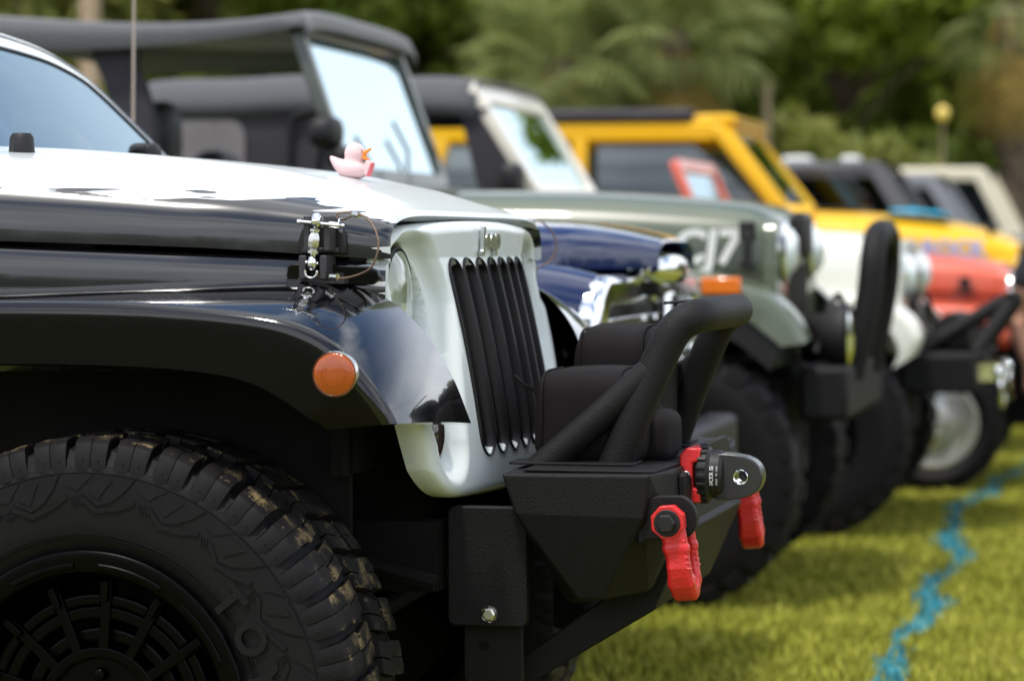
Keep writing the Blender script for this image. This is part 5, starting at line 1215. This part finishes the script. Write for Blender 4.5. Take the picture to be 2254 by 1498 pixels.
# hood latches -------------------------------------------------------
def latch(sg):
    o = empty('hood_latch', (.2965, -sg*.055, 0)); o.parent = J
    X = lambda px: (px-700)*.000775
    Z = lambda py: 1.2126-(py-513)*.00075
    Yb = -.662
    def bx(g, x0, x1, y0, y1, z0, z1): g.box(((X(x0)+X(x1))/2, (y0+y1)/2, (Z(z0)+Z(z1))/2), (abs(X(x1)-X(x0)), abs(y1-y0), abs(Z(z0)-Z(z1))))
    F = (lambda g: g) if sg < 0 else (lambda g: g.mirror())
    g = G(); g.prism([(X(645), Z(560)), (X(645), Z(530)), (X(652), Z(505)), (X(664), Z(496)), (X(735), Z(496)), (X(747), Z(512)), (X(751), Z(540)), (X(751), Z(560))], -.640, Yb-.010)
    F(g).build('upper_bracket', M['rubber'], o, bevel=.003)
    g = G()
    for a, b in ((671, 685), (715, 730)):
        bx(g, a, b, -.645, -.708, 475, 552)
    bx(g, 660, 738, -.645, -.685, 545, 556); F(g).build('upper_clevis', M['dkmetal'], o, bevel=.0015)
    g = G()
    for a, b in ((662, 678), (708, 723)): bx(g, a, b, -.655, -.712, 562, 614)
    bx(g, 655, 757, -.655, -.700, 611, 625); bx(g, 723, 752, -.655, -.664, 600, 615); F(g).build('lower_clevis', M['dkmetal'], o, bevel=.0015)
    yc = -.712
    g = G()
    g.tube([(X(660), yc, Z(487)), (X(764), yc, Z(497))], .0030, 14); g.tube([(X(731), yc, Z(494)), (X(754), yc, Z(496.5))], .0054, 16); g.lathe([(.0045, X(660)), (.0045, X(668)), (0, X(668))], 16, 'x', (0, yc, Z(488)))
    g.tube([(X(678), yc, Z(577)), (X(706), yc, Z(580))], .0032, 12); F(g).build('latch_pin', M['chrome'], o, smooth=40)
    g = G(); g.lathe([(.003, -.0011), (.0125, -.0011), (.0125, .0011), (.003, .0011)], 28, 'x'); F(g).build('pin_ring', M['chrome'], o, loc=(X(755), yc*(1 if sg < 0 else -1), Z(496)), smooth=40)
    g = G()
    for px_, py_, rr_ in ((702, 487, .0145), (693, 579, .0140)):  # rod-end eyes
        g.blob((X(px_), yc, Z(py_)), (rr_*.62, rr_*.9, rr_), 1, 20, 12); g.lathe([(rr_*.62, X(px_)-.004), (rr_*.95, X(px_)-.0035), (rr_, X(px_)), (rr_*.95, X(px_)+.0035), (rr_*.62, X(px_)+.004)], 28, 'x', (0, yc, Z(py_)))
    ax0 = Vector((X(701), yc, Z(497))); ax1 = Vector((X(694), yc, Z(568)))
    P = lambda t: ax0.lerp(ax1, t)
    g.tube([P(-.02), P(1.02)], .0052, 14)
    F(g).build('rod_end', M['chrome'], o, smooth=50)
    g = G(); g.tube([P(.10), P(.18)], .0092, 6); g.tube([P(.76), P(.85)], .0096, 6); g.tube([P(.20), P(.27), P(.36), P(.60), P(.68), P(.75)], [.0065, .0085, .0105, .0105, .0088, .0065], 6); F(g).build('turnbuckle', M['steel'], o, smooth=25)
    g = G(); pth = [(X(692)+.010*cos(R(a)), -.718, Z(600)+.0085*sin(R(a))) for a in range(150, 400, 18)]; g.tube(pth, .0024, 10); F(g).build('hook_clip', M['steel'], o, smooth=50)
    c_ = [(757, 484, -.700), (750, 483, -.704), (743, 477, -.706), (746, 470, -.706), (760, 468, -.708), (778, 469, -.712), (790, 472, -.716), (812, 477, -.724), (832, 493, -.733), (845, 515, -.740), (850, 540, -.744), (845, 565, -.744), (832, 588, -.740), (810, 600, -.732), (780, 609, -.722), (750, 612, -.713), (735, 610, -.708), (715, 615, -.700), (706, 612, -.700), (700, 604, -.700)]
    g = G(); g.tube(cr([(X(a), y, Z(b)) for a, b, y in c_], 90), .0017, 8); g.tube(cr([(X(a), y, Z(b)) for a, b, y in ((757, 484, -.700), (768, 480, -.706), (780, 475, -.712), (790, 473, -.716))], 12), .0017, 8); F(g).build('cable', M['cable'], o, smooth=60)
    g = G(); g.tube([(X(784), -.714, Z(471)), (X(799), -.719, Z(474))], .0048, 12); g.tube([(X(732), -.707, Z(608)), (X(749), -.713, Z(609))], .0056, 12); F(g).build('cable_sleeve', M['steel'], o, smooth=40)
    return o
latch(-1); latch(1)
# ------------------------------------------------------------------ rubber duck on the hood
dk = empty('rubber_duck', (0, 0, 0)); tag(dk, 'small pale pink rubber duck with orange beak on the near hood', 'toy duck')
g = G()
def tail(p):
    p = Vector(p); t = max(0, (-p.x-.004)/.036); s_ = 1-.72*min(1, t)**1.1
    return Vector((p.x-.006*t, p.y*s_, (p.z-.018)*(1-.45*min(1, t))+.018+.026*min(1, t)**1.7))
g.blob((0, 0, .017), (.034, .025, .0175), .85, 36, 24, tail); g.blob((.007, 0, .046), (.0185, .0175, .0205), 1, 32, 20); g.lathe([(.020, .022), (.0175, .030), (.0165, .036), (.0165, .042)], 28, 'z', (.006, 0, 0))
o = g.build('body', M['pink'], dk, weld=False); r_ = o.modifiers.new('remesh', 'REMESH'); r_.mode = 'VOXEL'; r_.voxel_size = .0009; r_.use_smooth_shade = True
s_ = o.modifiers.new('smooth', 'SMOOTH'); s_.factor = .8; s_.iterations = 14
g = G(); g.blob((.0285, 0, .0495), (.0095, .0085, .0038), .9, 20, 12, lambda p: Vector((p[0], p[1], p[2]+max(0, p[0]-.0265)*.75))); g.blob((.0275, 0, .0400), (.0085, .0075, .0036), .9, 20, 12, lambda p: Vector((p[0], p[1], p[2]-max(0, p[0]-.027)*.25))); g.blob((.0250, 0, .0445), (.005, .008, .006)); g.build('beak', M['beak'], dk, weld=False)
for sg in (-1, 1): g = G(); g.blob((.0225, sg*.0088, .0530), (.0014, .0012, .0026), 1, 12, 8); g.build('eye', M['eye'], dk)
g = G(); g.prism([(.022, .014), (.0335, .037), (.043, .0335), (.036, .008)], -.0125, .0125); hs = g.build('heart_card', M['pink'], dk, bevel=.0018)
g = G(); g.prism([(.0385, .0315), (.0445, .0325), (.0385, .0065), (.0330, .0085)], -.0110, .0110); g.build('card_front', M['pinkred'], hs, bevel=.0008)
dk.parent = None
Lx, Ly = sin(R(13)), cos(R(13)); hx, hy, hz = .155, .03, 1.3165
dk.location = (-.465+Ly*hx+Lx*hy, 5.636-Lx*hx+Ly*hy, hz); dk.rotation_euler = (0, R(5), R(-13)); dk.scale = (1.04, 1.04, 1.04)

# ------------------------------------------------------------------ person bending beside the orange car
pe = empty('person', (0, 0, 0)); tag(pe, 'person in black short-sleeved shirt kneeling at the right edge, bare arm hanging down', 'person')
def skin_body(name, joints, edges, radii, m, parent, root=0, sub=2):
    me = bpy.data.meshes.new(name); me.from_pydata(joints, edges, []); o = bpy.data.objects.new(name, me); C.objects.link(o); o.parent = parent
    k = o.modifiers.new('skin', 'SKIN'); sv_ = me.skin_vertices[0].data if me.skin_vertices else None
    if sv_ is None:
        bpy.context.view_layer.objects.active = o; bpy.context.view_layer.update()
        sv_ = me.skin_vertices[0].data
    for i, r_ in enumerate(radii): sv_[i].radius = (r_, r_*(.85 if r_ > .1 else 1))
    sv_[root].use_root = True
    s_ = o.modifiers.new('sub', 'SUBSURF'); s_.levels = s_.render_levels = sub; me.materials.append(m)
    for p in me.polygons: p.use_smooth = True
    k.use_smooth_shade = True
    return o
# local frame: x towards the cars (screen left), z up; hips at origin x
Jt = [(0, 0, .55), (-.02, 0, .75), (-.05, 0, 1.0), (-.06, 0, 1.20), (-.075, 0, 1.28),
      (0, .10, .52), (-.42, .12, .53), (-.40, .13, .09), (-.54, .14, .035),
      (0, -.10, .50), (-.08, -.13, .10), (.36, -.13, .08), (.46, -.14, .035),
      (-.05, .18, 1.13), (-.06, .27, .86), (-.20, .22, .66),
      (-.05, -.18, 1.13), (-.06, -.27, .86), (-.22, -.20, .68)]
Ed = [(0, 1), (1, 2), (2, 3), (3, 4), (0, 5), (5, 6), (6, 7), (7, 8), (0, 9), (9, 10), (10, 11), (11, 12), (2, 13), (13, 14), (14, 15), (2, 16), (16, 17), (17, 18)]
Ra = [.155, .150, .165, .06, .055, .10, .062, .042, .035, .10, .062, .042, .035, .058, .042, .028, .058, .042, .028]
body = skin_body('body', Jt, Ed, Ra, M['skin'], pe)
g = G(); g.blob((-.09, 0, 1.40), (.10, .075, .115), .95, 28, 18, lambda p: Vector((p[0], p[1], p[2]))); g.blob((-.19, 0, 1.385), (.02, .013, .018))
for sg in (-1, 1): g.blob((-.08, sg*.077, 1.39), (.02, .01, .03)); g.blob((-.178, sg*.03, 1.41), (.008, .010, .006))
g.blob((-.178, 0, 1.345), (.012, .025, .006)); g.build('head', M['skin'], pe, weld=False)
g = G(); g.blob((-.075, 0, 1.425), (.112, .088, .108), .95, 28, 18, lambda p: Vector((max(p[0], -.155), p[1], max(p[2], 1.385)))); g.build('hair', M['hair'], pe)
skin_body('shirt', [(0, 0, .56), (-.02, 0, .75), (-.05, 0, 1.01), (-.055, 0, 1.17), (-.05, .185, 1.135), (-.055, .235, .97), (-.05, -.185, 1.135), (-.055, -.235, .97)],
          [(0, 1), (1, 2), (2, 3), (2, 4), (4, 5), (2, 6), (6, 7)], [.168, .162, .178, .08, .078, .070, .078, .070], M['shirt'], pe)
skin_body('trousers', [(0, 0, .56), (0, .10, .52), (-.42, .12, .53), (-.40, .13, .12), (0, -.10, .50), (-.08, -.13, .11), (.34, -.13, .09)], [(0, 1), (1, 2), (2, 3), (0, 4), (4, 5), (5, 6)], [.165, .115, .082, .062, .115, .082, .062], M['denim'], pe)
for sg in (-1, 1):
    g = G(); x0 = -.46 if sg > 0 else .42; g.blob((x0-.02, sg*.135, .045), (.14, .05, .05), .7); g.build('shoe', M['rubber'], pe)
    hx0, hy0 = (-.225 if sg > 0 else -.245), (.215 if sg > 0 else -.195)
    g = G(); g.blob((hx0, hy0, .635), (.022, .036, .045), .8)
    for k in range(4):
        yk_ = hy0-.027+.018*k; ln = (.062, .072, .068, .054)[k]; g.tube(cr([(hx0, yk_, .605), (hx0-.008, yk_, .605-ln*.5), (hx0+.012, yk_, .605-ln)], 8), [.009]*6+[.008, .006], 8)
    g.tube(cr([(hx0-.01, hy0-sg*.03, .645), (hx0-.035, hy0-sg*.045, .62), (hx0-.04, hy0-sg*.04, .585)], 7), [.011]*5+[.009, .006], 8); g.build('hand', M['skin'], pe, weld=False)
pe.location = (2.46, 13.1, 0); pe.rotation_euler = (0, 0, R(90))
